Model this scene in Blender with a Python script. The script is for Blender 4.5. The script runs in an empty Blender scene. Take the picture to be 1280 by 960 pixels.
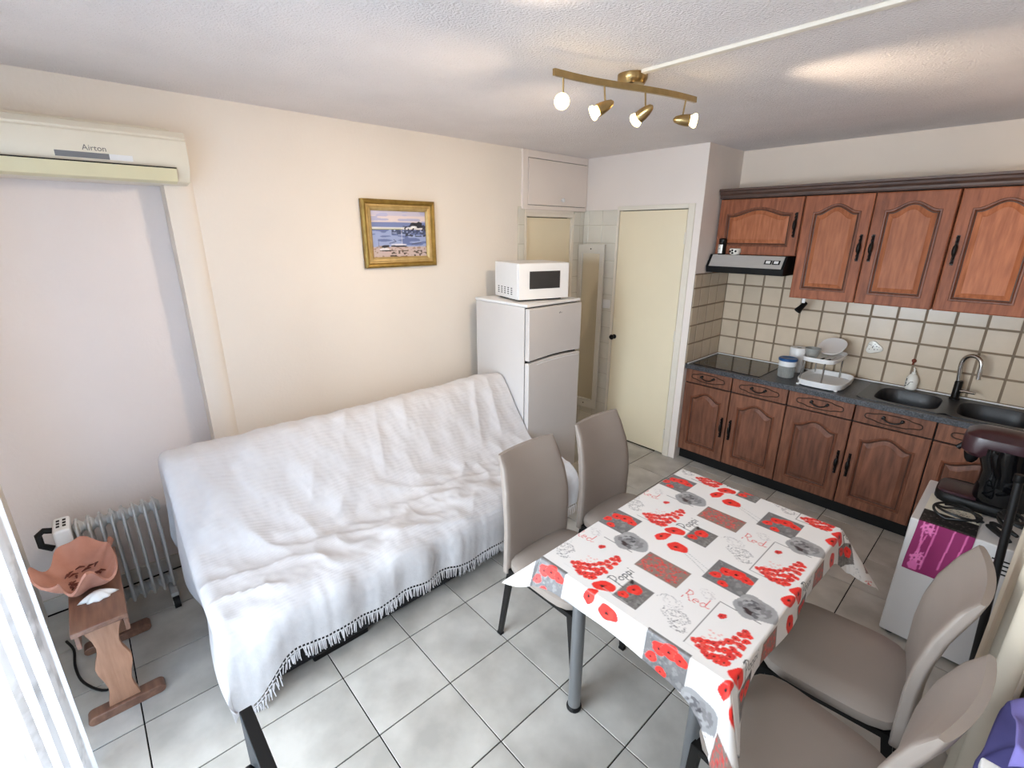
import bpy, bmesh, math, random
import numpy as np
from mathutils import Vector, Matrix, noise

random.seed(7)
SC = bpy.context.scene
COL = SC.collection
PI = math.pi

# ------------------------------------------------------------------ camera, light, exposure
CAM = Vector((2.98177, -3.62562, 1.89164))
cam_d = bpy.data.cameras.new('camera')
cam = bpy.data.objects.new('camera', cam_d)
COL.objects.link(cam)
SC.camera = cam
cam_d.sensor_width = 36.0
cam_d.lens = 593.127 / 1280 * 36.0
cam_d.clip_start = 0.02
yaw, pitch, roll = 0.829509, -0.307362, 0.003579
fw = Vector((-math.sin(yaw) * math.cos(pitch), math.cos(yaw) * math.cos(pitch), math.sin(pitch)))
rt = Vector((math.cos(yaw), math.sin(yaw), 0))
up = rt.cross(fw)
r2 = rt * math.cos(roll) + up * math.sin(roll)
u2 = r2.cross(fw)
cam.matrix_world = Matrix(((r2.x, u2.x, -fw.x, CAM.x), (r2.y, u2.y, -fw.y, CAM.y), (r2.z, u2.z, -fw.z, CAM.z), (0, 0, 0, 1)))

SC.view_settings.view_transform = 'Standard'
SC.view_settings.look = 'None'
SC.view_settings.gamma = 1.0
SC.view_settings.use_curve_mapping = False
SC.view_settings.exposure = 0.17

w = bpy.data.worlds.new('sky')
SC.world = w
w.use_nodes = True
bg = w.node_tree.nodes['Background']
bg.inputs[0].default_value = (0.72, 0.84, 1.0, 1)
bg.inputs[1].default_value = 0.5


def area(name, loc, rot, sx, sy, power, color):
    d = bpy.data.lights.new(name, 'AREA')
    d.shape = 'RECTANGLE'
    d.size = sx
    d.size_y = sy
    d.energy = power
    d.color = color
    o = bpy.data.objects.new(name, d)
    o.location = loc
    o.rotation_euler = rot
    COL.objects.link(o)
    return o


# daylight through the french window in the front wall (behind the lace curtain)
area('window_daylight', (1.95, -4.36, 1.20), (PI / 2, 0, 0), 1.75, 2.1, 58, (0.30, 0.60, 1.0))
# bright open sky and facades across the street
area('street_daylight', (1.2, -7.6, 2.2), (PI / 2, 0, 0), 5.0, 3.4, 2750, (0.83, 0.93, 1.0))

# ------------------------------------------------------------------ helpers
def lin(h):
    h = h.lstrip('#')
    out = []
    for i in (0, 2, 4):
        c = int(h[i:i + 2], 16) / 255
        out.append(c / 12.92 if c <= 0.04045 else ((c + 0.055) / 1.055) ** 2.4)
    return tuple(out) + (1,)


def mat(name, col, rough=0.5, metal=0.0, spec=0.5, var=0.06, scale=8.0, bump=0.0, bscale=40.0, stretch=None, col2=None, rand=0.0, coat=0.0, trans=0.0, emit=None, estr=0.0):
    m = bpy.data.materials.new(name)
    m.use_nodes = True
    nt = m.node_tree
    b = nt.nodes['Principled BSDF']
    b.inputs['Roughness'].default_value = rough
    b.inputs['Metallic'].default_value = metal
    b.inputs['Specular IOR Level'].default_value = spec
    b.inputs['Coat Weight'].default_value = coat
    b.inputs['Transmission Weight'].default_value = trans
    c1 = lin(col)
    c2 = lin(col2) if col2 else tuple(x * (1 - 2 * var) for x in c1[:3]) + (1,)
    tc = nt.nodes.new('ShaderNodeTexCoord')
    mp = nt.nodes.new('ShaderNodeMapping')
    nt.links.new(tc.outputs['Object'], mp.inputs[0])
    if stretch:
        mp.inputs['Scale'].default_value = stretch
    nz = nt.nodes.new('ShaderNodeTexNoise')
    nz.inputs['Scale'].default_value = scale
    nz.inputs['Detail'].default_value = 5
    nt.links.new(mp.outputs[0], nz.inputs['Vector'])
    if rand:
        oi = nt.nodes.new('ShaderNodeObjectInfo')
        ad = nt.nodes.new('ShaderNodeVectorMath')
        ad.operation = 'ADD'
        sc = nt.nodes.new('ShaderNodeMath')
        sc.operation = 'MULTIPLY'
        sc.inputs[1].default_value = 37.0
        nt.links.new(oi.outputs['Random'], sc.inputs[0])
        nt.links.new(mp.outputs[0], ad.inputs[0])
        nt.links.new(sc.outputs[0], ad.inputs[1])
        nt.links.new(ad.outputs[0], nz.inputs['Vector'])
    rp = nt.nodes.new('ShaderNodeValToRGB')
    rp.color_ramp.elements[0].position = 0.32
    rp.color_ramp.elements[1].position = 0.68
    rp.color_ramp.elements[0].color = c2
    rp.color_ramp.elements[1].color = c1
    nt.links.new(nz.outputs[0], rp.inputs[0])
    last = rp.outputs[0]
    if rand:
        hs = nt.nodes.new('ShaderNodeHueSaturation')
        mr = nt.nodes.new('ShaderNodeMapRange')
        mr.inputs['To Min'].default_value = 1 - rand
        mr.inputs['To Max'].default_value = 1 + rand * 0.6
        nt.links.new(oi.outputs['Random'], mr.inputs[0])
        nt.links.new(mr.outputs[0], hs.inputs['Value'])
        nt.links.new(last, hs.inputs['Color'])
        last = hs.outputs[0]
    nt.links.new(last, b.inputs['Base Color'])
    if bump:
        n2 = nt.nodes.new('ShaderNodeTexNoise')
        n2.inputs['Scale'].default_value = bscale
        n2.inputs['Detail'].default_value = 4
        nt.links.new(mp.outputs[0], n2.inputs['Vector'])
        bp = nt.nodes.new('ShaderNodeBump')
        bp.inputs['Strength'].default_value = bump
        bp.inputs['Distance'].default_value = 0.01
        nt.links.new(n2.outputs[0], bp.inputs['Height'])
        nt.links.new(bp.outputs[0], b.inputs['Normal'])
    if emit:
        b.inputs['Emission Color'].default_value = lin(emit)
        b.inputs['Emission Strength'].default_value = estr
    return m


class MB:
    def __init__(self):
        self.v = []
        self.f = []

    def add(self, vs, fs):
        o = len(self.v)
        self.v += [tuple(p) for p in vs]
        self.f += [tuple(i + o for i in f) for f in fs]
        return self

    def box(self, x0, x1, y0, y1, z0, z1):
        vs = [(x, y, z) for x in (x0, x1) for y in (y0, y1) for z in (z0, z1)]
        return self.add(vs, [(0, 1, 3, 2), (4, 6, 7, 5), (0, 4, 5, 1), (2, 3, 7, 6), (0, 2, 6, 4), (1, 5, 7, 3)])

    def cyl(self, p0, p1, r0, r1=None, n=16, cap=True):
        p0, p1 = Vector(p0), Vector(p1)
        r1 = r0 if r1 is None else r1
        d = (p1 - p0).normalized()
        a = d.orthogonal().normalized()
        b = d.cross(a)
        vs = []
        for p, r in ((p0, r0), (p1, r1)):
            for i in range(n):
                t = 2 * PI * i / n
                vs.append(p + (a * math.cos(t) + b * math.sin(t)) * r)
        fs = [(i, (i + 1) % n, n + (i + 1) % n, n + i) for i in range(n)]
        if cap:
            fs += [tuple(range(n))[::-1], tuple(range(n, 2 * n))]
        return self.add(vs, fs)

    def revolve(self, prof, origin, axis=(0, 0, 1), n=20):
        """prof: list of (radius, distance along axis)"""
        d = Vector(axis).normalized()
        a = d.orthogonal().normalized()
        b = d.cross(a)
        o = Vector(origin)
        vs, fs = [], []
        for r, h in prof:
            for i in range(n):
                t = 2 * PI * i / n
                vs.append(o + d * h + (a * math.cos(t) + b * math.sin(t)) * max(r, 1e-4))
        for k in range(len(prof) - 1):
            for i in range(n):
                fs.append((k * n + i, k * n + (i + 1) % n, (k + 1) * n + (i + 1) % n, (k + 1) * n + i))
        fs += [tuple(range(n))[::-1], tuple(range((len(prof) - 1) * n, len(prof) * n))]
        return self.add(vs, fs)

    def tube(self, pts, r, n=8, closed=False):
        pts = [Vector(p) for p in pts]
        m = len(pts)
        vs, fs = [], []
        nrm = None
        for i, p in enumerate(pts):
            if closed:
                d = (pts[(i + 1) % m] - pts[i - 1]).normalized()
            else:
                d = (pts[min(i + 1, m - 1)] - pts[max(i - 1, 0)]).normalized()
            if nrm is None:
                nrm = d.orthogonal().normalized()
            nrm = (nrm - d * nrm.dot(d))
            nrm = nrm.normalized() if nrm.length > 1e-6 else d.orthogonal().normalized()
            b = d.cross(nrm)
            rr = r[i] if isinstance(r, (list, tuple)) else r
            for k in range(n):
                t = 2 * PI * k / n
                vs.append(p + (nrm * math.cos(t) + b * math.sin(t)) * rr)
        for i in range(m if closed else m - 1):
            j = (i + 1) % m
            for k in range(n):
                fs.append((i * n + k, i * n + (k + 1) % n, j * n + (k + 1) % n, j * n + k))
        if not closed:
            fs += [tuple(range(n))[::-1], tuple(range((m - 1) * n, m * n))]
        return self.add(vs, fs)

    def grid(self, nu, nv, fn, closeu=False):
        vs = [fn(i / (nu if closeu else nu - 1), j / (nv - 1)) for i in range(nu) for j in range(nv)]
        fs = []
        for i in range(nu if closeu else nu - 1):
            for j in range(nv - 1):
                a, b = i * nv + j, ((i + 1) % nu) * nv + j
                fs.append((a, b, b + 1, a + 1))
        return self.add(vs, fs)

    def prism(self, poly, d0, d1, M):
        n = len(poly)
        vs = [M(u, v, d0) for u, v in poly] + [M(u, v, d1) for u, v in poly]
        fs = [(i, (i + 1) % n, n + (i + 1) % n, n + i) for i in range(n)]
        fs += [tuple(range(n))[::-1], tuple(range(n, 2 * n))]
        return self.add(vs, fs)

    def loops(self, loops, cap0=False, cap1=True):
        """stack of closed point loops with equal counts"""
        n = len(loops[0])
        vs = [p for L in loops for p in L]
        fs = []
        for k in range(len(loops) - 1):
            for i in range(n):
                fs.append((k * n + i, k * n + (i + 1) % n, (k + 1) * n + (i + 1) % n, (k + 1) * n + i))
        if cap0:
            fs.append(tuple(range(n))[::-1])
        if cap1:
            fs.append(tuple(range((len(loops) - 1) * n, len(loops) * n)))
        return self.add(vs, fs)


OFF = {}


def origin_of(o):
    while o is not None:
        if o.name in OFF:
            return OFF[o.name]
        o = o.parent
    return Vector((0, 0, 0))


def obj(name, mb, m, parent=None, bev=0.0, smooth=False, segs=2, recalc=True, solid=0.0):
    me = bpy.data.meshes.new(name)
    if parent is not None:
        off = origin_of(parent)
    else:
        xs, ys, zs = zip(*mb.v)
        off = Vector(((min(xs) + max(xs)) / 2, (min(ys) + max(ys)) / 2, min(zs)))
    me.from_pydata([(v[0] - off[0], v[1] - off[1], v[2] - off[2]) for v in mb.v], [], mb.f)
    if recalc:
        bm = bmesh.new()
        bm.from_mesh(me)
        bmesh.ops.recalc_face_normals(bm, faces=bm.faces)
        bm.to_mesh(me)
        bm.free()
    if m:
        me.materials.append(m)
    if smooth:
        for p in me.polygons:
            p.use_smooth = True
    o = bpy.data.objects.new(name, me)
    COL.objects.link(o)
    if parent is not None:
        o.parent = parent
    else:
        o.location = off
        OFF[o.name] = off
    if solid:
        md = o.modifiers.new('thick', 'SOLIDIFY')
        md.thickness = solid
        md.offset = 0
    if bev:
        md = o.modifiers.new('bevel', 'BEVEL')
        md.width = bev
        md.segments = segs
        md.limit_method = 'ANGLE'
        md.angle_limit = 0.6
        if not smooth:
            for p in me.polygons:
                p.use_smooth = True
            wn = o.modifiers.new('wn', 'WEIGHTED_NORMAL')
            wn.keep_sharp = True
    elif smooth:
        try:
            me.set_sharp_from_angle(angle=0.7)
        except Exception:
            pass
    return o


def tag(o, label, cat, group=None):
    o['label'] = label
    o['category'] = cat
    if group:
        o['group'] = group
    return o


def thing(name, label, cat, loc, group=None, rotz=0.0, local=False):
    o = bpy.data.objects.new(name, None)
    COL.objects.link(o)
    o.empty_display_size = 0.05
    o.location = loc
    o.rotation_euler = (0, 0, rotz)
    OFF[o.name] = Vector((0, 0, 0)) if local else Vector(loc)
    return tag(o, label, cat, group)


def struct(name, mb, m, parent=None, **k):
    o = obj(name, mb, m, parent, **k)
    if parent is None:
        o['kind'] = 'structure'
    return o


def text_mb(s, size, M, depth=0.0006):
    c = bpy.data.curves.new('t', 'FONT')
    c.body = s
    c.size = size
    c.align_x = 'CENTER'
    o = bpy.data.objects.new('t', c)
    me = o.to_mesh()
    mb = MB()
    mb.add([M(v.co.x, v.co.y, depth) for v in me.vertices], [tuple(p.vertices) for p in me.polygons])
    o.to_mesh_clear()
    bpy.data.objects.remove(o)
    bpy.data.curves.remove(c)
    return mb


def dup(root, loc, rotz, label, group=None):
    r = root.copy()
    COL.objects.link(r)
    r.location = loc
    r.rotation_euler = (0, 0, rotz)
    r['label'] = label
    if group:
        r['group'] = group
    for ch in list(root.children):
        c = ch.copy()
        COL.objects.link(c)
        c.parent = r
        for g in ch.children:
            d = g.copy()
            COL.objects.link(d)
            d.parent = c
    return r


def sm(a, b, t):
    t = max(0.0, min(1.0, (t - a) / (b - a)))
    return t * t * (3 - 2 * t)


# ------------------------------------------------------------------ materials
M_wall = mat('cream_plaster', '#f1e8dd', 0.85, spec=0.2, var=0.015, scale=2.0, bump=0.12, bscale=60)
M_niche = mat('pinkish_plaster', '#efe5e1', 0.85, spec=0.2, var=0.015, scale=2.0, bump=0.1, bscale=60)
M_backwall = mat('white_plaster', '#f1e6de', 0.85, spec=0.2, var=0.015, scale=2.0, bump=0.1, bscale=60)
M_kwall = mat('warm_kitchen_plaster', '#efdfcf', 0.85, spec=0.2, var=0.015, scale=2.0, bump=0.1, bscale=60)
M_ceil = mat('rough_ceiling_plaster', '#f6efed', 0.9, spec=0.15, var=0.03, scale=3.0, bump=0.9, bscale=110)
M_tile = mat('marbled_floor_tile', '#d2cdc5', 0.36, spec=0.4, col2='#b0aba3', scale=5.0, rand=0.05)
M_grout = mat('dark_grout', '#1e1c1b', 0.95, spec=0.05, var=0.1)
M_bgrout = mat('beige_grout', '#93806c', 0.9, spec=0.1, var=0.06)
M_bline = mat('brown_tile_rim', '#8a7660', 0.5, var=0.08)
M_btile = mat('cream_wall_tile', '#cdbba4', 0.22, spec=0.5, var=0.03, scale=12, rand=0.05)
M_wtile = mat('white_wall_tile', '#e4dfd3', 0.2, spec=0.5, var=0.02, scale=9, rand=0.03)
M_wgrout = mat('pale_tile_grout', '#c9c2b2', 0.9, spec=0.1, var=0.03)
M_skirt = mat('skirting_tile', '#dcd8d2', 0.35, var=0.05, scale=9, rand=0.04)
M_door = mat('cream_door_paint', '#f2e4c6', 0.45, var=0.015, scale=3)
M_frame = mat('ivory_frame_paint', '#ece3d4', 0.5, var=0.02)
M_wood = mat('stained_oak', '#a36142', 0.5, spec=0.3, col2='#7d462d', scale=6.0, stretch=(9, 9, 1.1), bump=0.12, bscale=30, rand=0.08)
M_panel = mat('oak_panel', '#b56f4a', 0.5, spec=0.3, col2='#955636', scale=7.0, stretch=(9, 9, 1.0), bump=0.08, bscale=30, rand=0.08)
M_moul = mat('dark_oak_moulding', '#7c4a33', 0.45, spec=0.35, col2='#5d3524', scale=6.0, stretch=(9, 9, 1.1), rand=0.08)
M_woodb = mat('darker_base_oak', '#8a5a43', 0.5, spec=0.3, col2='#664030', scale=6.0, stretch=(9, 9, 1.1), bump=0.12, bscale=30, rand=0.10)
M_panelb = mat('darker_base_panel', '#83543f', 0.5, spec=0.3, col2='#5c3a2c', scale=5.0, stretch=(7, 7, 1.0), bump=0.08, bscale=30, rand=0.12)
M_woodd = mat('dark_oak', '#5a4136', 0.45, col2='#42302a', scale=6, stretch=(2, 9, 9), var=0.1)
M_groove = mat('antiqued_groove', '#402619', 0.5, var=0.15)
M_gap = mat('dark_gap', '#15100e', 0.8, var=0.1)
M_granite = mat('speckled_worktop', '#55565b', 0.35, col2='#1c1d21', scale=120, spec=0.5, var=0.3)
M_black = mat('black_plastic', '#0a0a0b', 0.5, spec=.3, var=0.1)
M_blackgl = mat('black_glass', '#08080a', 0.06, spec=0.6, var=0.1)
M_sink = mat('dark_composite_sink', '#26262a', 0.38, var=0.15, scale=90)
M_iron = mat('blackened_iron', '#1a1614', 0.4, metal=0.6, var=0.2)
M_chrome = mat('chrome', '#c9c7c4', 0.12, metal=1.0, var=0.02)
M_brass = mat('brushed_brass', '#b59a6a', 0.28, metal=1.0, var=0.08, scale=30)
M_steel = mat('brushed_steel', '#b9b4af', 0.45, metal=0.1, var=0.04, stretch=(1, 40, 40))
M_white = mat('white_plastic', '#ecebea', 0.35, var=0.01)
M_enamel = mat('white_enamel', '#d5d0cd', 0.28, spec=0.5, var=0.01)
M_ac = mat('aged_white_plastic', '#e9e1cf', 0.4, var=0.015)
M_acflap = mat('yellowed_plastic', '#e2dab6', 0.4, var=0.02)
M_grey = mat('grey_plastic', '#77777a', 0.4, var=0.03)
M_darkglass = mat('smoked_glass', '#3a3838', 0.12, var=0.15, scale=4)
M_chair = mat('taupe_leatherette', '#9c9087', 0.42, spec=0.4, var=0.03, scale=5, bump=0.06, bscale=350)
M_leg = mat('black_steel', '#131212', 0.4, metal=0.3, var=0.1)
M_tleg = mat('grey_steel_tube', '#8e9093', 0.35, metal=0.7, var=0.03)
M_terra = mat('terracotta', '#cb9480', 0.75, col2='#b87e69', scale=9, bump=0.15, bscale=60)
M_terrad = mat('dark_terracotta', '#6e3324', 0.75, var=0.2, scale=30)
M_stool = mat('varnished_pine', '#8a6450', 0.4, col2='#6f4d3d', scale=6, stretch=(1, 8, 8), coat=0.2)
M_stoolp = mat('varnished_pine_panel', '#b4866a', 0.4, col2='#9c6f55', scale=6, stretch=(8, 8, 1), coat=0.2)
M_shell = mat('white_shell', '#f0eee9', 0.35, var=0.03, scale=40)
M_sofa = mat('dark_sofa_fabric', '#1b1a1c', 0.9, var=0.1)
M_matt = mat('grey_mattress_ticking', '#5a5c66', 0.9, var=0.06)
M_redwood = mat('reddish_wood', '#8a3a24', 0.5, var=0.12, stretch=(1, 8, 8))
M_throw = mat('white_woven_cotton', '#d8d6d8', 0.95, spec=0.1, var=0.02, scale=30)
M_gold = mat('gilded_wood', '#a88a45', 0.35, metal=0.55, col2='#8a6c30', scale=20)
M_gold2 = mat('pale_gilded_wood', '#cdb27a', 0.4, metal=0.35, col2='#b89a5e', scale=20)
M_blue = mat('blue_plastic_lid', '#1c4f86', 0.35, var=0.04)
M_clear = mat('frosted_plastic', '#9a9a96', 0.35, var=0.08, scale=25)
M_mirror = mat('mirror_glass', '#dedede', 0.02, metal=1.0, var=0.0)
M_mframe = mat('white_mirror_frame', '#dfdbd2', 0.4, var=0.03)
M_lilac = mat('lilac_cloth', '#7c74b8', 0.85, var=0.06, scale=14)
M_curt = mat('cream_curtain_fabric', '#dccfbb', 0.9, spec=0.1, var=0.03)
M_maroon = mat('dark_maroon_plastic', '#3a2026', 0.3, var=0.1)
M_ceramic = mat('glazed_white_ceramic', '#e7e3da', 0.2, var=0.02)
M_bulb = mat('lit_halogen', '#fff1d0', 0.3, emit='#ffdf9a', estr=14)
M_bulb2 = mat('halogen_reflector', '#f4efe2', 0.15, var=0.05, emit='#ffedc4', estr=1.2)
M_red = mat('brick_red_ceramic', '#7a3322', 0.4, var=0.1)
M_cord = mat('black_rubber_cord', '#0b0b0c', 0.5, var=0.1)
M_rad = mat('radiator_enamel', '#b9b7b4', 0.4, var=0.03)
M_sketch = mat('grey_print', '#6f6b66', 0.6, var=0.05)


def attr_mat(name, rough=0.5, bump=0.0, bscale=300):
    m = mat(name, '#ffffff', rough, var=0.0, bump=bump, bscale=bscale)
    nt = m.node_tree
    a = nt.nodes.new('ShaderNodeVertexColor')
    a.layer_name = 'print'
    nt.links.new(a.outputs['Color'], nt.nodes['Principled BSDF'].inputs['Base Color'])
    return m


def set_print(o, cols):
    """cols: (nverts,3) sRGB 0..1"""
    c = np.asarray(cols, dtype=np.float32)
    l = np.where(c <= 0.04045, c / 12.92, ((c + 0.055) / 1.055) ** 2.4)
    arr = np.ones((len(c), 4), dtype=np.float32)
    arr[:, :3] = l
    at = o.data.color_attributes.new('print', 'FLOAT_COLOR', 'POINT')
    at.data.foreach_set('color', arr.ravel())


# tiny rasteriser for printed designs (tablecloth, painting, cloth)
class Ras:
    def __init__(self, w, h, res, bgc):
        self.w, self.h, self.res = w, h, res
        self.nx, self.ny = int(round(w / res)), int(round(h / res))
        self.im = np.empty((self.nx, self.ny, 3))
        self.im[:] = bgc
        self.X, self.Y = np.meshgrid((np.arange(self.nx) + .5) * res, (np.arange(self.ny) + .5) * res, indexing='ij')
        self.per = False

    def d(self, x, y):
        dx, dy = self.X - x, self.Y - y
        if self.per:
            dx = (dx + self.w / 2) % self.w - self.w / 2
            dy = (dy + self.h / 2) % self.h - self.h / 2
        return dx, dy

    def put(self, mask, c, a=1.0):
        k = (mask.astype(float) * a)[..., None]
        self.im = self.im * (1 - k) + np.asarray(c) * k

    def ell(self, x, y, rx, ry, ang, c, wob=0.0, seed=0, a=1.0):
        dx, dy = self.d(x, y)
        ca, sa = math.cos(ang), math.sin(ang)
        u, v = (dx * ca + dy * sa) / rx, (-dx * sa + dy * ca) / ry
        r = np.hypot(u, v)
        t = np.arctan2(v, u)
        lim = 1 + wob * (np.sin(3 * t + seed) * .6 + np.sin(5 * t + 2.1 * seed) * .4)
        self.put(r < lim, c, a)
        return r / lim, t

    def rect(self, x0, x1, y0, y1, c, a=1.0):
        dx, dy = self.d((x0 + x1) / 2, (y0 + y1) / 2)
        m = (abs(dx) < (x1 - x0) / 2) & (abs(dy) < (y1 - y0) / 2)
        self.put(m, c, a)
        return m

    def line(self, pts, wd, c, a=1.0):
        m = np.zeros_like(self.X, bool)
        for (x0, y0), (x1, y1) in zip(pts, pts[1:]):
            dx, dy = self.d(x0, y0)
            ex, ey = x1 - x0, y1 - y0
            L = ex * ex + ey * ey + 1e-12
            t = np.clip((dx * ex + dy * ey) / L, 0, 1)
            m |= np.hypot(dx - t * ex, dy - t * ey) < wd / 2
        self.put(m, c, a)

    def sample(self, x, y):
        i = np.asarray(x) / self.res - .5
        j = np.asarray(y) / self.res - .5
        i0, j0 = np.floor(i).astype(int), np.floor(j).astype(int)
        fi, fj = (i - i0)[..., None], (j - j0)[..., None]

        def g(a, b):
            if self.per:
                return self.im[a % self.nx, b % self.ny]
            return self.im[np.clip(a, 0, self.nx - 1), np.clip(b, 0, self.ny - 1)]
        return (g(i0, j0) * (1 - fi) + g(i0 + 1, j0) * fi) * (1 - fj) + (g(i0, j0 + 1) * (1 - fi) + g(i0 + 1, j0 + 1) * fi) * fj


# ------------------------------------------------------------------ room shell
H = 2.526
X1 = 1.141          # side wall of the kitchen recess
YK = 0.58           # kitchen wall
XR = 3.27           # right wall
YN = -4.06          # front (window) wall

fl = MB().box(-0.2, XR + .1, YN - .5, YK + .1, -0.06, -0.0045)
floor = struct('floor', fl, M_grout)
S = 0.34
tile_cache = {}
g = 0.0055


def floor_tile(x0, x1, y0, y1):
    key = (round(x1 - x0, 3), round(y1 - y0, 3))
    if key not in tile_cache:
        a, b = key
        mb = MB()
        e = 0.0012
        L0 = [(0, 0, -.006), (a, 0, -.006), (a, b, -.006), (0, b, -.006)]
        L1 = [(0, 0, -e), (a, 0, -e), (a, b, -e), (0, b, -e)]
        L2 = [(e, e, 0), (a - e, e, 0), (a - e, b - e, 0), (e, b - e, 0)]
        mb.loops([L0, L1, L2])
        me = bpy.data.meshes.new('floor_tile')
        me.from_pydata(mb.v, [], mb.f)
        me.materials.append(M_tile)
        tile_cache[key] = me
    o = bpy.data.objects.new('floor_tile', tile_cache[key])
    COL.objects.link(o)
    o.parent = floor
    o.location = Vector((x0, y0, 0)) - OFF[floor.name]


jx = [-0.14 + 0] + [1.2831 + (k - 4) * S for k in range(0, 12)]
xs_l = [1.28310 + k * S for k in range(-6, 8)]
ys_l = [-2.40474 + k * S for k in range(-6, 11)]
for a in xs_l:
    for b in ys_l:
        x0, x1, y0, y1 = max(a + g / 2, -.093), min(a + S - g / 2, XR), max(b + g / 2, YN), min(b + S - g / 2, YK)
        if x1 - x0 < .02 or y1 - y0 < .02:
            continue
        if y0 > -0.005 and x1 < X1 - .02:
            continue
        if y1 > 0.0 and x1 < X1:
            y1 = 0.0
            if y1 - y0 < .02:
                continue
        floor_tile(x0, x1, y0, y1)

struct('ceiling', MB().box(-.2, XR + .1, YN - .1, YK + .1, H, H + .1), M_ceil)

# left wall: main run, niche towards the window, doorway near the back corner
mb = MB()
mb.box(-.2, 0, -3.20, -.765, 0, H)
mb.box(-.2, 0, YN - .1, -3.20, 2.11, H)
mb.box(-.2, -.10, YN - .1, -3.20, 0, 2.11)
mb.box(-.2, 0, -.765, -.144, 2.06, H)
mb.box(-.2, 0, -.144, .1, 0, H)
wl = struct('wall_left', mb, M_wall)
nb = MB().box(-.10, -.0975, YN, -3.201, .0, 2.109)
obj('niche_panel', nb, M_niche, wl)
pil = MB()
pl = []
for k in range(9):
    t = k / 8
    pl.append((-.1 * 0 + 0.028 * math.sin(PI * min(1, max(0, .12 + t * .88)) * .98) ** .5 if 0 < k < 8 else (0.022 if k == 0 else 0.0), -3.2 + .125 * t))
poly = [(0, -3.2)] + pl + [(0, -3.075)]
pil.prism(poly, 0, 2.13, lambda u, v, d: (u, v, d))
obj('pilaster', pil, M_wall, wl, smooth=True)

# back wall with the cream door
mb = MB()
mb.box(-.1, .375, 0, .1, 0, H)
mb.box(.375, 1.055, 0, .1, 2.10, H)
mb.box(1.055, X1, 0, .1, 0, H)
wb = struct('wall_back', mb, M_backwall)
ws = struct('wall_side', MB().box(X1 - .08, X1, .1, YK + .1, 0, H), M_backwall)
wk = struct('wall_kitchen', MB().box(X1 - .08, XR + .1, YK, YK + .1, 0, H), M_kwall)
struct('wall_right', MB().box(XR, XR + .1, YN - .1, YK, 0, H), M_wall)
mb = MB()
mb.box(-.2, 1.06, YN - .1, YN, 0, H)
mb.box(2.86, XR + .1, YN - .1, YN, 0, H)
mb.box(1.06, 2.86, YN - .1, YN, 2.22, H)
struct('wall_front', mb, M_wall)

# french window in the front wall
win = thing('window_1', 'white framed french window behind the lace curtain', 'window', (1.96, YN - .05, 0))
del win['category'], win['label']
win['kind'] = 'structure'
fr = MB()
for x0, x1 in ((1.06, 1.12), (1.93, 1.99), (2.80, 2.86)):
    fr.box(x0, x1, YN - .08, YN - .02, 0, 2.22)
fr.box(1.12, 1.93, YN - .08, YN - .02, 2.16, 2.22)
fr.box(1.99, 2.80, YN - .08, YN - .02, 2.16, 2.22)
fr.box(1.12, 1.93, YN - .08, YN - .02, 0, .08)
fr.box(1.99, 2.80, YN - .08, YN - .02, 0, .08)
obj('window_frame', fr, M_white, win, bev=.004)
mg = bpy.data.materials.new('window_glass')
mg.use_nodes = True
nt = mg.node_tree
nt.nodes.clear()
out = nt.nodes.new('ShaderNodeOutputMaterial')
mx = nt.nodes.new('ShaderNodeMixShader')
tr = nt.nodes.new('ShaderNodeBsdfTransparent')
gl = nt.nodes.new('ShaderNodeBsdfGlossy')
gl.inputs['Roughness'].default_value = 0.02
mx.inputs[0].default_value = 0.06
nt.links.new(tr.outputs[0], mx.inputs[1])
nt.links.new(gl.outputs[0], mx.inputs[2])
nt.links.new(mx.outputs[0], out.inputs[0])
for x0, x1 in ((1.12, 1.93), (1.99, 2.80)):
    obj('pane', MB().box(x0, x1, YN - .053, YN - .047, .08, 2.16), mg, win)

# skirting tiles along the left wall
bl = MB().box(0, .004, -3.07, -1.0, 0, .085)
base = struct('baseboard_left', bl, M_wgrout)
bl2 = MB().box(-.097, -.093, YN, -3.2, 0, .085)
obj('skirting_backing', bl2, M_wgrout, base)
for a, b, xo in ([(-4.06 + k * .34, -4.06 + k * .34 + .335, -.093) for k in range(2)] + [(-3.38, -3.205, -.093)] + [(-3.07 + k * .34, -3.07 + k * .34 + .335, .004) for k in range(6)]):
    obj('skirting_tile', MB().box(xo, xo + .008, a, b, .002, .083), M_skirt, base, bev=.002)

# ceiling cable trunking
struct('trim_1', MB().box(1.70, XR, -1.752, -1.722, H - .014, H), M_frame, bev=.003)


def wall_tiles(parent, name, m, us, vs, gap, depth, M, rim=None):
    cache = {}
    off = OFF[parent.name]
    for (u0, u1) in zip(us, us[1:]):
        for (v0, v1) in zip(vs, vs[1:]):
            a, b = u1 - u0 - gap, v1 - v0 - gap
            if a < .012 or b < .012:
                continue
            key = (round(a, 4), round(b, 4))
            if key not in cache:
                e = .003
                mb = MB()
                mb.loops([[M(x, y, d) for x, y in ((i, i), (a - i, i), (a - i, b - i), (i, b - i))] for i, d in ((0, 0), (0, depth - e * .6), (e, depth))])
                me = bpy.data.meshes.new(name)
                me.from_pydata(mb.v, [], mb.f)
                bm = bmesh.new()
                bm.from_mesh(me)
                bmesh.ops.recalc_face_normals(bm, faces=bm.faces)
                bm.to_mesh(me)
                bm.free()
                me.materials.append(m)
                cache[key] = me
            o = bpy.data.objects.new(name, cache[key])
            COL.objects.link(o)
            o.parent = parent
            o.location = Vector(M(u0 + gap / 2, v0 + gap / 2, 0)) - Vector(M(0, 0, 0)) + Vector(M(0, 0, 0)) - off
            # mesh built through M is relative to M(0,0,0); compensate
            o.location -= Vector(M(0, 0, 0))


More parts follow.
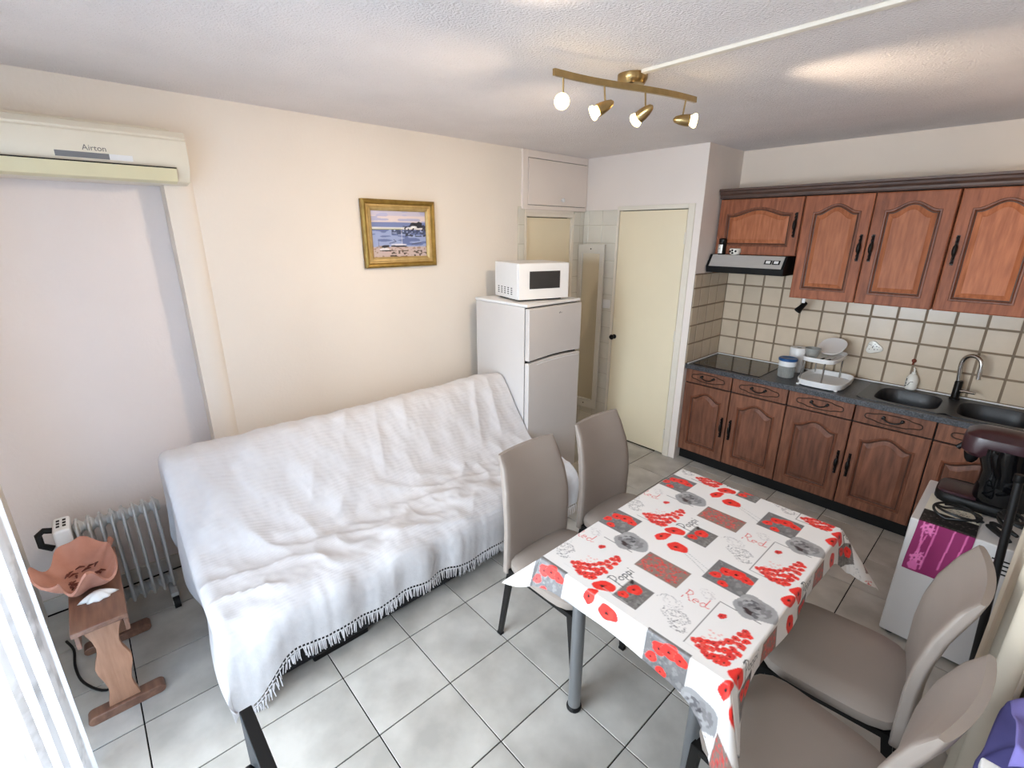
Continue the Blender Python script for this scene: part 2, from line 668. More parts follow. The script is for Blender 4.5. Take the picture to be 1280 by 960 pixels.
# kitchen backsplash (tiles are parts of the walls they cover)
TZ = [.872, 1.030, 1.1805, 1.331, 1.4815, 1.59]
GR = .011
ZB = [.872, 1.030, 1.1805, 1.331, 1.4815, 1.632, 1.70]
obj('backsplash_grout', MB().box(X1, XR, YK - .006, YK, .865, 1.70), M_bgrout, wk)
wall_tiles(wk, 'wall_tile', M_btile, [1.148 + .152 * k for k in range(-0, 15)], ZB, GR, .0045, lambda u, v, d: (u, YK - .006 - d, v))
obj('backsplash_grout', MB().box(X1, X1 + .006, .0, YK - .006, .865, 1.592), M_bgrout, ws)
wall_tiles(ws, 'wall_tile', M_btile, [-.002, .112, .26, .408, .572], TZ, GR, .0045, lambda u, v, d: (X1 + .006 + d, u, v))
# thin brown rims drawn along the joints
rim = MB()
for k in range(15):
    x = 1.148 + .152 * k
    for s in (-1, 1):
        rim.box(x + s * GR / 2 - .0012, x + s * GR / 2 + .0012, YK - .0108, YK - .006, .872, 1.70)
for z in ZB[:-1]:
    for s in (-1, 1):
        rim.box(X1 + .012, XR - .01, YK - .0108, YK - .006, z + s * GR / 2 - .0012, z + s * GR / 2 + .0012)
r_ = obj('tile_rims', rim, M_bline, wk)
r_['kind'] = 'stuff'
# white tiles beside the cream door and on the left return
obj('white_tile_grout', MB().box(.0, .372, -.004, 0, 0, 2.09), M_wgrout, wb)
zz = [2.09, 1.962, 1.8085] + [1.8085 - .1505 * k for k in range(1, 13)]
zz = sorted([z for z in zz if z > 0] + [0.0])
wall_tiles(wb, 'white_tile', M_wtile, [.003, .064, .216, .372], zz, .004, .003, lambda u, v, d: (u, -.004 - d, v))
obj('white_tile_grout', MB().box(0, .004, -.144, -.004, 0, 2.08), M_wgrout, wl)
wall_tiles(wl, 'white_tile', M_wtile, [-.144, -.06, -.006], [z for z in zz if z < 2.05] + [2.08], .004, .003, lambda u, v, d: (.004 + d, u, v))
obj('white_tile_grout', MB().box(0, .004, -.84, -.765, 0, 2.10), M_wgrout, wl)
wall_tiles(wl, 'white_tile', M_wtile, [-.838, -.767], [z for z in zz if z < 2.05] + [2.10], .004, .003, lambda u, v, d: (.004 + d, u, v))

# cream flush door
d1 = thing('door_1', '', '', (.715, 0, 0))
del d1['category'], d1['label']
d1['kind'] = 'structure'
mb = MB()
mb.box(.375, .398, -.012, .06, 0, 2.115)
mb.box(1.032, 1.085, -.012, .06, 0, 2.115)
mb.box(.398, 1.032, -.012, .06, 2.080, 2.115)
obj('door_frame', mb, M_frame, d1, bev=.003)
obj('door_leaf', MB().box(.402, 1.026, -.004, .036, .012, 2.074), M_door, d1, bev=.002)
obj('door_gap', MB().box(.398, 1.032, .038, .058, 0.001, 2.080), M_gap, d1)
kb = MB().revolve([(.020, 0), (.021, .006), (.009, .010), (.009, .03), (.021, .036), (.024, .048), (.018, .058), (0, .06)], (.43, -.004, .985), (0, -1, 0))
obj('door_knob', kb, M_iron, d1, smooth=True)
for z in (1.86, 1.08, .20):
    obj('hinge', MB().cyl((1.030, -.012, z - .045), (1.030, -.012, z + .045), .007, n=10), M_frame, d1, smooth=True)

# cream door in the left wall beside the corner
d2 = thing('door_2', '', '', (0, -.455, 0))
del d2['category'], d2['label']
d2['kind'] = 'structure'
obj('door_leaf', MB().box(-.055, -.018, -.735, -.172, .01, 2.02), M_door, d2, bev=.002)
mb = MB()
mb.box(-.07, .006, -.765, -.739, 0, 2.06)
mb.box(-.07, .006, -.168, -.144, 0, 2.06)
mb.box(-.07, .006, -.739, -.168, 2.026, 2.06)
obj('door_frame', mb, M_frame, d2, bev=.003)
obj('door_gap', MB().box(-.1, -.06, -.765, -.144, 0, 2.06), M_gap, d2)
obj('hinge', MB().cyl((-.012, -.737, 1.70), (-.012, -.737, 1.78), .007, n=10), M_brass, d2, smooth=True)

# ------------------------------------------------------------------ kitchen
def arch_loop(wd, ht, off, m=.058, mb_=.062, mt=.105, rise=.05, N=28):
    """cathedral outline inside a door of size wd x ht, inset by off"""
    u0, u1 = m + off, wd - m - off
    pts = [(u0, mb_ + off), (u1, mb_ + off)]
    vs = ht - mt - off
    for k in range(N + 1):
        t = 1 - 2 * k / N
        q = abs(t)
        h = 0.0 if q > .88 else .5 * (1 + math.cos(PI * q / .88))
        h = h ** .85
        pts.append(((u0 + u1) / 2 + t * (u1 - u0) / 2, vs + rise * h))
    return pts


def cab_door(parent, x0, x1, z0, z1, yf, side, hz, th=.020, rise=.05, wm=None, pm_=None):
    """raised panel door facing -y; yf = front plane; handle on 'l' or 'r'"""
    wd, ht = x1 - x0, z1 - z0
    M = lambda u, v, d: (x0 + u, yf + th - d, z0 + v)
    inner = arch_loop(wd, ht, 0, rise=rise)
    N = len(inner) - 2
    outer = [(0, 0), (wd, 0)] + [((1 - k / (N - 1)) * wd, ht) for k in range(N)]
    f = MB()
    lp = [[M(u, v, 0) for u, v in outer], [M(u, v, th - .003) for u, v in outer],
          [M(wd / 2 + (u - wd / 2) * (1 - .006 / wd * 2), ht / 2 + (v - ht / 2) * (1 - .006 / ht * 2), th) for u, v in outer],
          [M(u, v, th) for u, v in inner]]
    f.loops(lp, cap1=False)
    door = obj('door', f, wm or M_wood, parent)
    b = MB()
    rings = [(0, th), (.003, th + .003), (.011, th + .002), (.018, th - .008)]
    b.loops([[M(u, v, d) for u, v in arch_loop(wd, ht, o, rise=rise)] for o, d in rings], cap1=False)
    obj('arched_moulding', b, M_moul, door, smooth=True)
    g_ = MB()
    g_.loops([[M(u, v, d) for u, v in arch_loop(wd, ht, o, rise=rise)] for o, d in ((.018, th - .008), (.023, th - .009))], cap1=False)
    obj('groove', g_, M_groove, door)
    p = MB()
    p.loops([[M(u, v, d) for u, v in arch_loop(wd, ht, o, rise=rise)] for o, d in ((.023, th - .009), (.046, th - .001), (.049, th + .001))])
    obj('raised_panel', p, pm_ or M_panel, door)
    hx = x0 + (.03 if side == 'l' else wd - .03)
    h = MB()
    prof = [(.002, 0), (.007, .004), (.007, .010), (.003, .016), (.003, .022), (.0065, .027), (.0065, .034), (.003, .040), (.004, .046), (.0105, .058), (.0125, .080)]
    full = prof + [(r, .160 - hh) for r, hh in prof[:-1][::-1]]
    h.revolve(full, (hx, yf - .020, hz - .08), (0, 0, 1), n=10)
    for zz_ in (.008, .152):
        h.cyl((hx, yf + .001, hz - .08 + zz_), (hx, yf - .020, hz - .08 + zz_), .0035, n=8)
    h.box(hx - .008, hx + .008, yf - .003, yf + .001, hz - .085, hz + .085)
    obj('handle', h, M_iron, door, smooth=True)
    return door


def drawer_front(parent, x0, x1, z0, z1, yf, th=.020):
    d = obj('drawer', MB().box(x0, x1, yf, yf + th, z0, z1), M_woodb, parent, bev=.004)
    cx, cz = (x0 + x1) / 2, (z0 + z1) / 2
    a, b = (x1 - x0) * .36, (z1 - z0) * .30
    pts = []
    for k in range(48):
        t = 2 * PI * k / 48
        c, s = math.cos(t), math.sin(t)
        r = (abs(c) ** 2.5 + abs(s) ** 2.5) ** (-1 / 2.5) * (1 - .13 * math.exp(-((abs(math.sin(2 * t)) - 1) / .10) ** 2))
        pts.append((cx + a * r * c, yf - .0005, cz + b * r * s))
    obj('carved_ring', MB().tube(pts, .0040, n=6, closed=True), M_groove, d, smooth=True)
    h = MB()
    bow = [(cx - .048 + .096 * k / 14, yf - .022 - .004 * math.sin(PI * k / 14), cz + .012 - .022 * math.sin(PI * k / 14) ** .7) for k in range(15)]
    h.tube(bow, .0048, n=8)
    for s in (-1, 1):
        h.revolve([(.010, 0), (.010, .003), (.005, .006), (.005, .016), (.009, .019), (.009, .026), (0, .029)], (cx + s * .048, yf, cz + .012), (0, -1, 0), n=12)
    obj('bow_handle', h, M_iron, d, smooth=True)


YF = .035
modules = [(1.146, 1.530), (1.534, 1.934), (1.938, 2.340), (2.344, 2.755), (2.759, 3.262)]


def base_cab(label, cols):
    xa, xb = modules[cols[0]][0] - .001, modules[cols[-1]][1] + .001
    t = thing('base_cabinet', label, 'cabinet', ((xa + xb) / 2, YF, .095))
    c = MB()
    c.box(xa, xa + .018, YF + .021, YK - .012, .095, .828)
    c.box(xb - .018, xb, YF + .021, YK - .012, .095, .828)
    c.box(xa + .018, xb - .018, YF + .021, YK - .012, .095, .113)
    c.box(xa + .018, xb - .018, YK - .022, YK - .012, .113, .828)
    c.box(xa + .018, xb - .018, YF + .021, YF + .05, .80, .828)
    c.box(xa + .018, xb - .018, YF + .021, YF + .03, .695, .712)
    obj('carcass', c, M_gap, t)
    for i in cols:
        x0, x1 = modules[i]
        drawer_front(t, x0 + .002, x1 - .002, .712, .822, YF)
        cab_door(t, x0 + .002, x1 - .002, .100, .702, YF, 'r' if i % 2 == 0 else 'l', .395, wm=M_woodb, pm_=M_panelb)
    return t


base_cab('stained oak base cabinet under the black hob, two drawers over two arched doors', (0, 1))
base_cab('stained oak base cabinet under the dish rack and first sink bowl', (2, 3))
base_cab('stained oak base cabinet at the right end, partly behind the coffee machine', (4,))
tag(obj('plinth', MB().box(1.146, 3.265, YF + .05, YF + .066, 0, .094), M_black), 'black plinth board running along the floor below the base cabinets', 'plinth')

# worktop, with an opening for the sink
wt = thing('worktop', 'speckled dark grey worktop along the whole kitchen wall', 'worktop', (2.2, .3, .829))
SX0, SX1, SY0, SY1 = 2.335, 3.235, .075, .525
b = MB()
for x0, x1, y0, y1 in ((1.143, SX0, .012, YK - .012), (SX1, 3.266, .012, YK - .012), (SX0, SX1, .012, SY0), (SX0, SX1, SY1, YK - .012)):
    b.box(x0, x1, y0, y1, .829, .864)
obj('slab', b, M_granite, wt)
b = MB().box(1.15, 3.266, YK - .024, YK - .0125, .8645, .874)
b.box(X1 + .013, X1 + .023, .02, YK - .024, .8645, .874)
obj('sealing_strip', b, M_white, wt, bev=.003)

# double sink
sk = thing('double_sink', 'black composite sink with two bowls set into the worktop', 'sink', (2.78, .3, .70))
sb = MB()


def rrect(cx, cy, a, b, r, n=40):
    pts = []
    for k in range(n):
        t = 2 * PI * (k + .5) / n - PI * .75
        c, s = math.cos(t), math.sin(t)
        p = 4.5
        q = (abs(c) ** p + abs(s) ** p) ** (-1 / p)
        pts.append((cx + a * q * c, cy + b * q * s))
    return pts


def rect_loop(x0, x1, y0, y1, n=40):
    pts = []
    for k in range(n):
        t = 2 * PI * (k + .5) / n - PI * .75
        c, s = math.cos(t), math.sin(t)
        q = 1 / max(abs(c), abs(s))
        pts.append(((x0 + x1) / 2 + (x1 - x0) / 2 * q * c, (y0 + y1) / 2 + (y1 - y0) / 2 * q * s))
    return pts


for (x0, x1, cx, a) in ((SX0 - .012, 2.772, 2.565, .165), (2.772, SX1 + .012, 2.98, .170)):
    cy, b_ = .285, .185
    L = [[(p[0], p[1], z) for p in rect_loop(x0, x1, SY0 - .012, SY1 + .012)] for z in (.8645, .870)]
    for sc_, z in ((1.0, .870), (.985, .866), (.93, .80), (.88, .735), (.78, .722)):
        L.append([(p[0], p[1], z) for p in rrect(cx, cy, a * sc_, b_ * sc_, .05)])
    part = MB()
    part.loops(L)
    o = obj('bowl', part, M_sink, sk, smooth=True)
    obj('drain', MB().cyl((cx, cy, .722), (cx, cy, .726), .032, n=20), M_chrome, sk, smooth=True)

tap = thing('kitchen_tap', 'chrome mixer tap with tall curved spout behind the sink', 'tap', (2.775, .487, .870))
obj('tap_body', MB().revolve([(.028, 0), (.028, .008), (.021, .012), (.021, .115), (.017, .125), (0, .126)], (2.772, .487, .870)), M_iron, tap, smooth=True)
pts = [(2.768, .487, .98), (2.758, .487, 1.08)] + [(2.805 - .047 * math.cos(t), .487 - .045 * (1 - math.cos(t)) / 2, 1.11 + .058 * math.sin(t)) for t in np.linspace(0, PI, 14)] + [(2.853, .442, 1.07), (2.856, .44, 1.03)]
obj('spout', MB().tube(pts, .0125, n=12), M_chrome, tap, smooth=True)
lv = MB().tube([(2.79, .48, .93), (2.815, .472, .934), (2.862, .452, .936)], [.011, .010, .008], n=10)
obj('lever', lv, M_chrome, tap, smooth=True)

hob = thing('hob', 'black glass ceramic hob set flush at the left end of the worktop', 'hob', (1.45, .30, .864))
obj('glass', MB().box(1.185, 1.715, .055, .545, .8642, .8695), M_blackgl, hob, bev=.002)
rg = MB()
for x, y, r in ((1.32, .18, .09), (1.57, .18, .07), (1.32, .42, .07), (1.57, .42, .09)):
    rg.tube([(x + r * math.cos(t), y + r * math.sin(t), .8694) for t in np.linspace(0, 2 * PI, 33)[:-1]], .0007, n=4, closed=True)
obj('zone_ring', rg, M_grey, hob)

# upper cabinets
UF = .245


def upper_cab(label, x0, x1, z0, z1, doors):
    t = thing('wall_cabinet', label, 'cabinet', ((x0 + x1) / 2, UF, z0))
    c = MB().box(x0, x1, UF + .021, YK - .012, z0, z1)
    obj('carcass', c, M_panel, t, bev=.002)
    e = MB().box(x0 + .002, x1 - .002, UF + .0205, UF + .0215, z0 + .002, z1)
    obj('door_gap', e, M_gap, t)
    for (a, b, side, hz, rise) in doors:
        cab_door(t, a, b, z0, z1 - .004, UF, side, hz, rise=rise)
    return t


upper_cab('short oak wall cabinet with one wide arched door above the cooker hood', 1.158, 1.752, 1.742, 2.148, [(1.162, 1.748, 'r', 1.955, .045)])
upper_cab('tall oak wall cabinet with a pair of arched doors above the dish rack', 1.756, 2.562, 1.452, 2.148, [(1.760, 2.156, 'r', 1.808, .05), (2.162, 2.559, 'l', 1.808, .05)])
upper_cab('tall oak wall cabinet above the sink at the right edge', 2.566, 3.262, 1.452, 2.148, [(2.570, 2.968, 'l', 1.805, .05), (2.972, 3.258, 'r', 1.805, .05)])
cn = MB()
prof = [(0, 0), (.006, 0), (.010, .010), (.010, .022), (.022, .036), (.026, .050), (.036, .056), (.036, .070), (0, .070)]
cn.prism([(UF + .01 - a, 2.151 + z) for a, z in prof[:]] + [(YK - .013, 2.221), (YK - .013, 2.151)], 1.150, XR - .005, lambda u, v, d: (d, u, v))
tag(obj('cornice', cn, M_woodd), 'dark oak cornice moulding along the top of the wall cabinets', 'moulding')

# cooker hood
hd = thing('cooker_hood', 'slim grey and black cooker hood under the short wall cabinet', 'hood', (1.43, .2, 1.60))
px0, px1 = 1.150, 1.722
hp = [(YK - .013, 1.738), (.205, 1.738), (.150, 1.652), (YK - .013, 1.652)]
obj('front_panel', MB().prism(hp, px0 + .018, px1 - .018, lambda u, v, d: (d, u, v)), M_steel, hd)
lp_ = [(YK - .013, 1.651), (.150, 1.651), (.160, 1.603), (YK - .013, 1.603)]
obj('filter_tray', MB().prism(lp_, px0 + .006, px1 - .006, lambda u, v, d: (d, u, v)), M_black, hd, bev=.003)
for x in (px0, px1 - .017):
    obj('end_cap', MB().prism([(YK - .013, 1.740), (.203, 1.740), (.146, 1.651), (.158, 1.603), (YK - .013, 1.603)], x, x + .017, lambda u, v, d: (d, u, v)), M_black, hd)
sl = Vector((0, -.055, -.086)).normalized()
nn = Vector((0, -.086, .055)).normalized()
for cx in (1.602, 1.658):
    for wdt, hgt, m_, e in ((.026, .017, M_black, .0012), (.015, .010, M_white, .004)):
        c0 = Vector((cx, .150 + .055 * .5, 1.652 + .086 * .5))
        vs = [c0 + Vector((sx * wdt, 0, 0)) + sl * (sy * hgt) + nn * dd for dd in (0, e) for sx, sy in ((-1, -1), (1, -1), (1, 1), (-1, 1))]
        obj('switch' if m_ is M_white else 'switch_plate', MB().add(vs, [(0, 1, 2, 3), (4, 5, 6, 7), (0, 1, 5, 4), (1, 2, 6, 5), (2, 3, 7, 6), (3, 0, 4, 7)]), m_, hd)

# two small pots standing on the hood
j = thing('spice_jar', 'tall black lidded jar with patterned white label on the cooker hood', 'jar', (1.225, .222, 1.74))
obj('jar_body', MB().revolve([(.026, 0), (.029, .004), (.029, .080), (.024, .086), (0, .086)], (1.225, .226, 1.7385)), M_black, j, smooth=True)
obj('lid', MB().revolve([(.028, 0), (.028, .028), (.02, .034), (0, .035)], (1.225, .226, 1.826)), M_black, j, smooth=True)
lb = MB().grid(9, 2, lambda u, v: (1.225 + .0297 * math.sin((u - .5) * 2.0 - .5), .226 - .0297 * math.cos((u - .5) * 2.0 - .5), 1.748 + v * .066))
obj('label', lb, M_ceramic, j, smooth=True)
bl_ = MB()
for q in range(5):
    a0 = -.5 + (random.random() - .5) * 1.4
    zc = 1.757 + q * .012
    bl_.add([(1.225 + .0301 * math.sin(a0 + s * .22), .226 - .0301 * math.cos(a0 + s * .22), zc + h_) for s, h_ in ((-1, -.003), (1, -.001), (.8, .006), (-.9, .004))], [(0, 1, 2, 3)])
obj('label_marks', bl_, M_black, j)
cpt = thing('spotted_cup', 'small round white cup with black spots on the cooker hood', 'cup', (1.328, .228, 1.74))
obj('cup_bowl', MB().revolve([(.026, 0), (.036, .008), (.043, .024), (.042, .040), (.038, .048), (.034, .046), (.037, .036), (.03, .01), (0, .008)], (1.328, .232, 1.7385), n=24), M_ceramic, cpt, smooth=True)
sp_ = MB()
for a0, zc, rr in ((-.55, .026, .009), (-.1, .034, .008), (-.05, .015, .008), (.45, .028, .008), (-1.0, .02, .006)):
    cc = Vector((1.328 + .0435 * math.sin(a0), .232 - .0435 * math.cos(a0), 1.7385 + zc))
    sp_.revolve([(rr, 0), (rr * .8, .001), (0, .0012)], cc - Vector((math.sin(a0), -math.cos(a0), 0)) * .003, (math.sin(a0), -math.cos(a0), 0), n=10)
    sp_.revolve([(rr, 0), (rr, .0042), (0, .0045)], cc - Vector((math.sin(a0), -math.cos(a0), 0)) * .003, (math.sin(a0), -math.cos(a0), 0), n=10)
obj('black_spot', sp_, M_black, cpt)

# little black spotlight below the wall cabinet
sl_ = thing('clip_spotlight', 'small black spotlight on a white bracket under the wall cabinet', 'spotlight', (1.81, .42, 1.45))
obj('bracket', MB().box(1.800, 1.822, .41, .43, 1.40, 1.4515), M_white, sl_, bev=.002)
obj('lamp_head', MB().revolve([(.014, 0), (.017, .006), (.019, .05), (.024, .075), (.026, .085), (.022, .086), (.018, .078), (0, .076)], (1.823, .435, 1.402), (-.40, -.55, -.75), n=18), M_black, sl_, smooth=True)

# things on the worktop
ca = thing('storage_tub', 'round ribbed tub with blue lid beside the hob', 'tub', (1.835, .235, .8645))
obj('tub_body', MB().revolve([(.050, 0), (.053, .004), (.055, .085), (.057, .088), (.058, .125), (0, .125)], (1.835, .235, .8645), n=28), M_clear, ca, smooth=True)
obj('white_band', MB().revolve([(.0565, .086), (.0592, .088), (.0595, .124), (.0565, .126)], (1.835, .235, .8645), n=28), M_white, ca, smooth=True)
rb = MB()
for k in range(28):
    a = 2 * PI * k / 28
    rb.cyl((1.835 + .0535 * math.cos(a), .235 + .0535 * math.sin(a), .87), (1.835 + .0555 * math.cos(a), .235 + .0555 * math.sin(a), .945), .0022, n=5)
rbo = obj('ribs', rb, M_clear, ca)
obj('lid', MB().revolve([(.062, 0), (.065, .003), (.065, .016), (.060, .021), (.045, .021), (.04, .018), (0, .018)], (1.835, .235, .990), n=28), M_blue, ca, smooth=True)

pr_ = thing('kitchen_roll', 'white paper kitchen roll standing behind the dish rack', 'paper roll', (1.83, .46, .8645))
obj('paper', MB().revolve([(.058, 0), (.060, .003), (.060, .187), (.058, .19), (.022, .19), (.022, .15)], (1.83, .46, .8645), n=28), M_white, pr_, smooth=True)
obj('core', MB().cyl((1.83, .46, 1.02), (1.83, .46, 1.05), .0215, n=16), M_gap, pr_, smooth=True)

rk = thing('dish_rack', 'white two tier plastic dish rack with steel posts on the worktop', 'dish rack', (2.09, .27, .8645))


def tray(x0, x1, y0, y1, z, hgt, n=40):
    cx, cy, a, b_ = (x0 + x1) / 2, (y0 + y1) / 2, (x1 - x0) / 2, (y1 - y0) / 2
    L = [[(p[0], p[1], zz_) for p in rrect(cx, cy, a * s, b_ * s, .03, n)] for s, zz_ in ((.90, z), (.95, z + .004), (.985, z + hgt * .7), (1.0, z + hgt), (.985, z + hgt + .003), (.955, z + hgt), (.90, z + .012))]
    return MB().loops(L, cap0=True)


obj('lower_tray', tray(1.943, 2.238, .06, .47, .868, .042), M_white, rk, smooth=True)
for x in (1.965, 2.2):
    for y in (.10, .43):
        obj('foot', MB().cyl((x, y, .8645), (x, y, .872), .012, n=10), M_white, rk)
obj('upper_tray', tray(1.952, 2.170, .07, .45, 1.040, .032), M_white, rk, smooth=True)
for x, y in ((1.972, .095), (2.11, .085), (1.972, .43), (2.135, .43)):
    obj('post', MB().cyl((x, y, .884), (x, y, 1.045), .0055, n=10), M_chrome, rk, smooth=True)
pl_ = MB()


def plat(s, z):
    return [(2.065 + s * .085 * math.copysign(abs(math.cos(t)) ** .8, math.cos(t)), .372 + s * .105 * math.copysign(abs(math.sin(t)) ** .8, math.sin(t)), z + .40 * (s * .105 * math.sin(t))) for t in np.linspace(0, 2 * PI, 33)[:-1]]


pl_.loops([plat(.7, 1.105), plat(.95, 1.112), plat(1.0, 1.120), plat(.97, 1.122), plat(.8, 1.116)], cap0=True)
tag(obj('oval_platter', pl_, M_white, smooth=True), 'white oval platter lying tilted on the upper tier of the dish rack', 'platter')
gs = MB().revolve([(.028, 0), (.034, .004), (.046, .045), (.050, .07), (.047, .07), (.042, .045), (.030, .009), (0, .008)], (1.998, .175, 1.0535), (0, 0, 1), n=22)
tag(obj('glass_bowl', gs, M_clear, smooth=True), 'small frosted bowl tipped over on the upper rack tier', 'bowl')
for lab, p0, p1 in (('black handled knife lying left on the upper rack tier', (2.070, .105, 1.062), (2.085, .262, 1.064)), ('black handled knife lying right on the upper rack tier', (2.105, .105, 1.062), (2.130, .262, 1.064))):
    k = thing('kitchen_knife', lab, 'knife', p0)
    p0, p1 = Vector(p0), Vector(p1)
    mid = p0.lerp(p1, .42)
    obj('knife_handle', MB().cyl(p0, mid, .0065, .0055, n=8), M_black, k, smooth=True)
    obj('blade', MB().tube([mid, mid.lerp(p1, .6), p1], [.005, .0045, .001], n=4), M_chrome, k)

bt = thing('soap_dispenser', 'white ceramic soap bottle with black script against the backsplash', 'bottle', (2.535, .533, .872))
obj('bottle_body', MB().revolve([(.030, 0), (.034, .004), (.036, .05), (.034, .075), (.024, .098), (.013, .108), (.012, .122), (0, .122)], (2.535, .535, .8705), n=24), M_ceramic, bt, smooth=True)
obj('pump', MB().tube([(2.535, .535, .992), (2.535, .535, 1.012), (2.535, .528, 1.022), (2.533, .51, 1.022)], .005, n=8), M_ceramic, bt, smooth=True)


def cylM(cx, cy, cz, r, a0):
    return lambda u, v, d: (cx + (r + d) * math.sin(u / r + a0), cy - (r + d) * math.cos(u / r + a0), cz + v)


tm = MB()
Mb = cylM(2.535, .535, .888, .0362, -.55)
for poly in ([(-.014, .0), (-.011, .012), (-.008, .002), (-.005, .012)], [(-.014, .018), (-.009, .026), (-.005, .018), (-.009, .026), (-.008, .036)], [(-.014, .042), (-.005, .056), (-.013, .056), (-.005, .042)], [(.002, .012), (.01, .024), (.014, .036), (.024, .042), (.032, .040)]):
    for (ax, ay), (bx, by) in zip(poly, poly[1:]):
        tm.tube([Mb(ax, ay, .0004), Mb((ax + bx) / 2, (ay + by) / 2, .0004), Mb(bx, by, .0004)], .0016, n=5)
obj('script', tm, M_black, bt)
hk = MB().revolve([(.012, 0), (.014, .003), (.010, .008), (.006, .014), (.009, .022), (0, .026)], (2.515, YK - .0105, 1.062), (0, -1, 0), n=14)
hk.cyl((2.515, YK - .02, 1.062), (2.513, YK - .028, 1.035), .004, .0055, n=8)
tag(obj('wall_hook', hk, M_red, smooth=True), 'small brick red hook fixed on the backsplash above the soap bottle', 'hook')
on = thing('tile_ornament', 'white heart shaped ornament with dark dots stuck on the backsplash', 'ornament', (2.275, YK - .011, 1.07))
pts = []
for k in range(36):
    t = 2 * PI * k / 36
    r = 1 + .16 * math.cos(3 * t + .5)
    pts.append((2.276 + .047 * r * math.cos(t), 1.114 + .044 * r * math.sin(t)))
pm = MB()
pm.loops([[(2.276 + (u - 2.276) * s, YK - .0105 - d, 1.114 + (v - 1.114) * s) for u, v in pts] for s, d in ((1, 0), (1, .008), (.9, .013), (.4, .015))])
obj('plaque', pm, M_ceramic, on, smooth=True)
dm = MB()
for k in range(14):
    a, r = random.random() * 2 * PI, .034 * math.sqrt(random.random())
    dm.cyl((2.276 + r * math.cos(a), YK - .023, 1.114 + r * math.sin(a)), (2.276 + r * math.cos(a), YK - .0262, 1.114 + r * math.sin(a)), .0032, n=6)
obj('dots', dm, M_sketch, on)

# ------------------------------------------------------------------ storage cupboard over the doorway
cb = thing('storage_cupboard', 'white built in cupboard below the ceiling over the corner doorway', 'cupboard', (0, -.38, 2.08))
mb = MB()
mb.box(.0005, .022, -.805, -.748, 2.082, H - .001)
mb.box(.0005, .022, -.748, -.003, 2.470, H - .001)
mb.box(.0005, .022, -.748, -.003, 2.082, 2.114)
mb.box(.0005, .022, -.006, -.0005, 2.114, 2.470)
obj('frame', mb, M_backwall, cb, bev=.002)
obj('gap', MB().box(.0005, .006, -.748, -.006, 2.114, 2.470), M_gap, cb)
dr = obj('door', MB().box(.006, .026, -.744, -.010, 2.118, 2.465), M_backwall, cb, bev=.003)
obj('knob', MB().revolve([(.008, 0), (.008, .008), (.016, .012), (.018, .020), (.012, .027), (0, .028)], (.026, -.342, 2.165), (1, 0, 0)), M_white, dr, smooth=True)

# ------------------------------------------------------------------ fridge, microwave, mirror
fx0, fx1, fy0, fy1, fh = .125, .655, -1.385, -.835, 1.432
fg = thing('fridge', 'white two door fridge freezer standing between the sofa and the corner', 'fridge', (.4, -1.11, 0))
obj('cabinet', MB().box(fx0, fx1, fy0, fy1, .04, fh - .02), M_enamel, fg, bev=.006)
obj('top_panel', MB().box(fx0 - .005, fx1 + .03, fy0 - .003, fy1 + .003, fh - .0195, fh), M_white, fg, bev=.005)
for x in (fx0 + .05, fx1 - .05):
    for y in (fy0 + .05, fy1 - .05):
        obj('foot', MB().cyl((x, y, 0), (x, y, .041), .018, n=12), M_black, fg)
obj('door_seal', MB().box(fx1 + .0005, fx1 + .008, fy0 + .008, fy1 - .008, .06, fh - .026), M_gap, fg)
nseg = 24


def wave(t):
    return .055 * sm(.35, .95, t) * 0 + .012 * math.sin((t - .15) * PI * 1.1)


def door_poly(z_low, z_high, low_wave, high_wave):
    pts = []
    for k in range(nseg + 1):
        t = k / nseg
        pts.append((fy0 + t * (fy1 - fy0), z_low + (wave(t) if low_wave else 0)))
    for k in range(nseg, -1, -1):
        t = k / nseg
        pts.append((fy0 + t * (fy1 - fy0), z_high + (wave(t) if high_wave else 0)))
    return pts


zs = 1.035
obj('freezer_door', MB().prism(door_poly(zs + .008, fh - .028, True, False), fx1 + .008, fx1 + .05, lambda u, v, d: (d, u, v)), M_enamel, fg, bev=.007)
obj('fridge_door', MB().prism(door_poly(.07, zs - .008, False, True), fx1 + .008, fx1 + .05, lambda u, v, d: (d, u, v)), M_enamel, fg, bev=.007)
lip = MB().tube([(fx1 + .051, fy0 + .08 + t * (fy1 - fy0 - .1), zs - .03 + wave(.15 + t * .8)) for t in np.linspace(0, 1, 16)], .003, n=6)
obj('grip_edge', lip, M_white, fg, smooth=True)
em = MB()
for poly in ([(0, 0), (.012, .006), (.0, .012), (.003, .006)], [(.014, .003), (.022, .006), (.014, .009)], [(.006, .009), (.012, .017), (.014, .010)], [(.024, .005), (.034, .008), (.024, .010)]):
    em.prism(poly, fx1 + .050, fx1 + .0512, lambda u, v, d: (d, -1.085 + u, 1.345 + v))
obj('emblem', em, M_grey, fg)

mw = thing('microwave', 'white microwave oven standing askew on top of the fridge', 'microwave', (.44, -1.13, fh))
ME, MO = Vector((.266, .964)), Vector((.964, -.266))


def MW(a, b_, z):
    # a: along the front from its near corner, b_: outwards from the front
    return (.556 + a * ME.x + b_ * MO.x, -1.346 + a * ME.y + b_ * MO.y, z)


def mwbox(a0, a1, b0, b1, z0, z1):
    mb = MB()
    vs = [MW(a, b_, z) for a in (a0, a1) for b_ in (b0, b1) for z in (z0, z1)]
    return mb.add(vs, [(0, 1, 3, 2), (4, 6, 7, 5), (0, 4, 5, 1), (2, 3, 7, 6), (0, 2, 6, 4), (1, 5, 7, 3)])


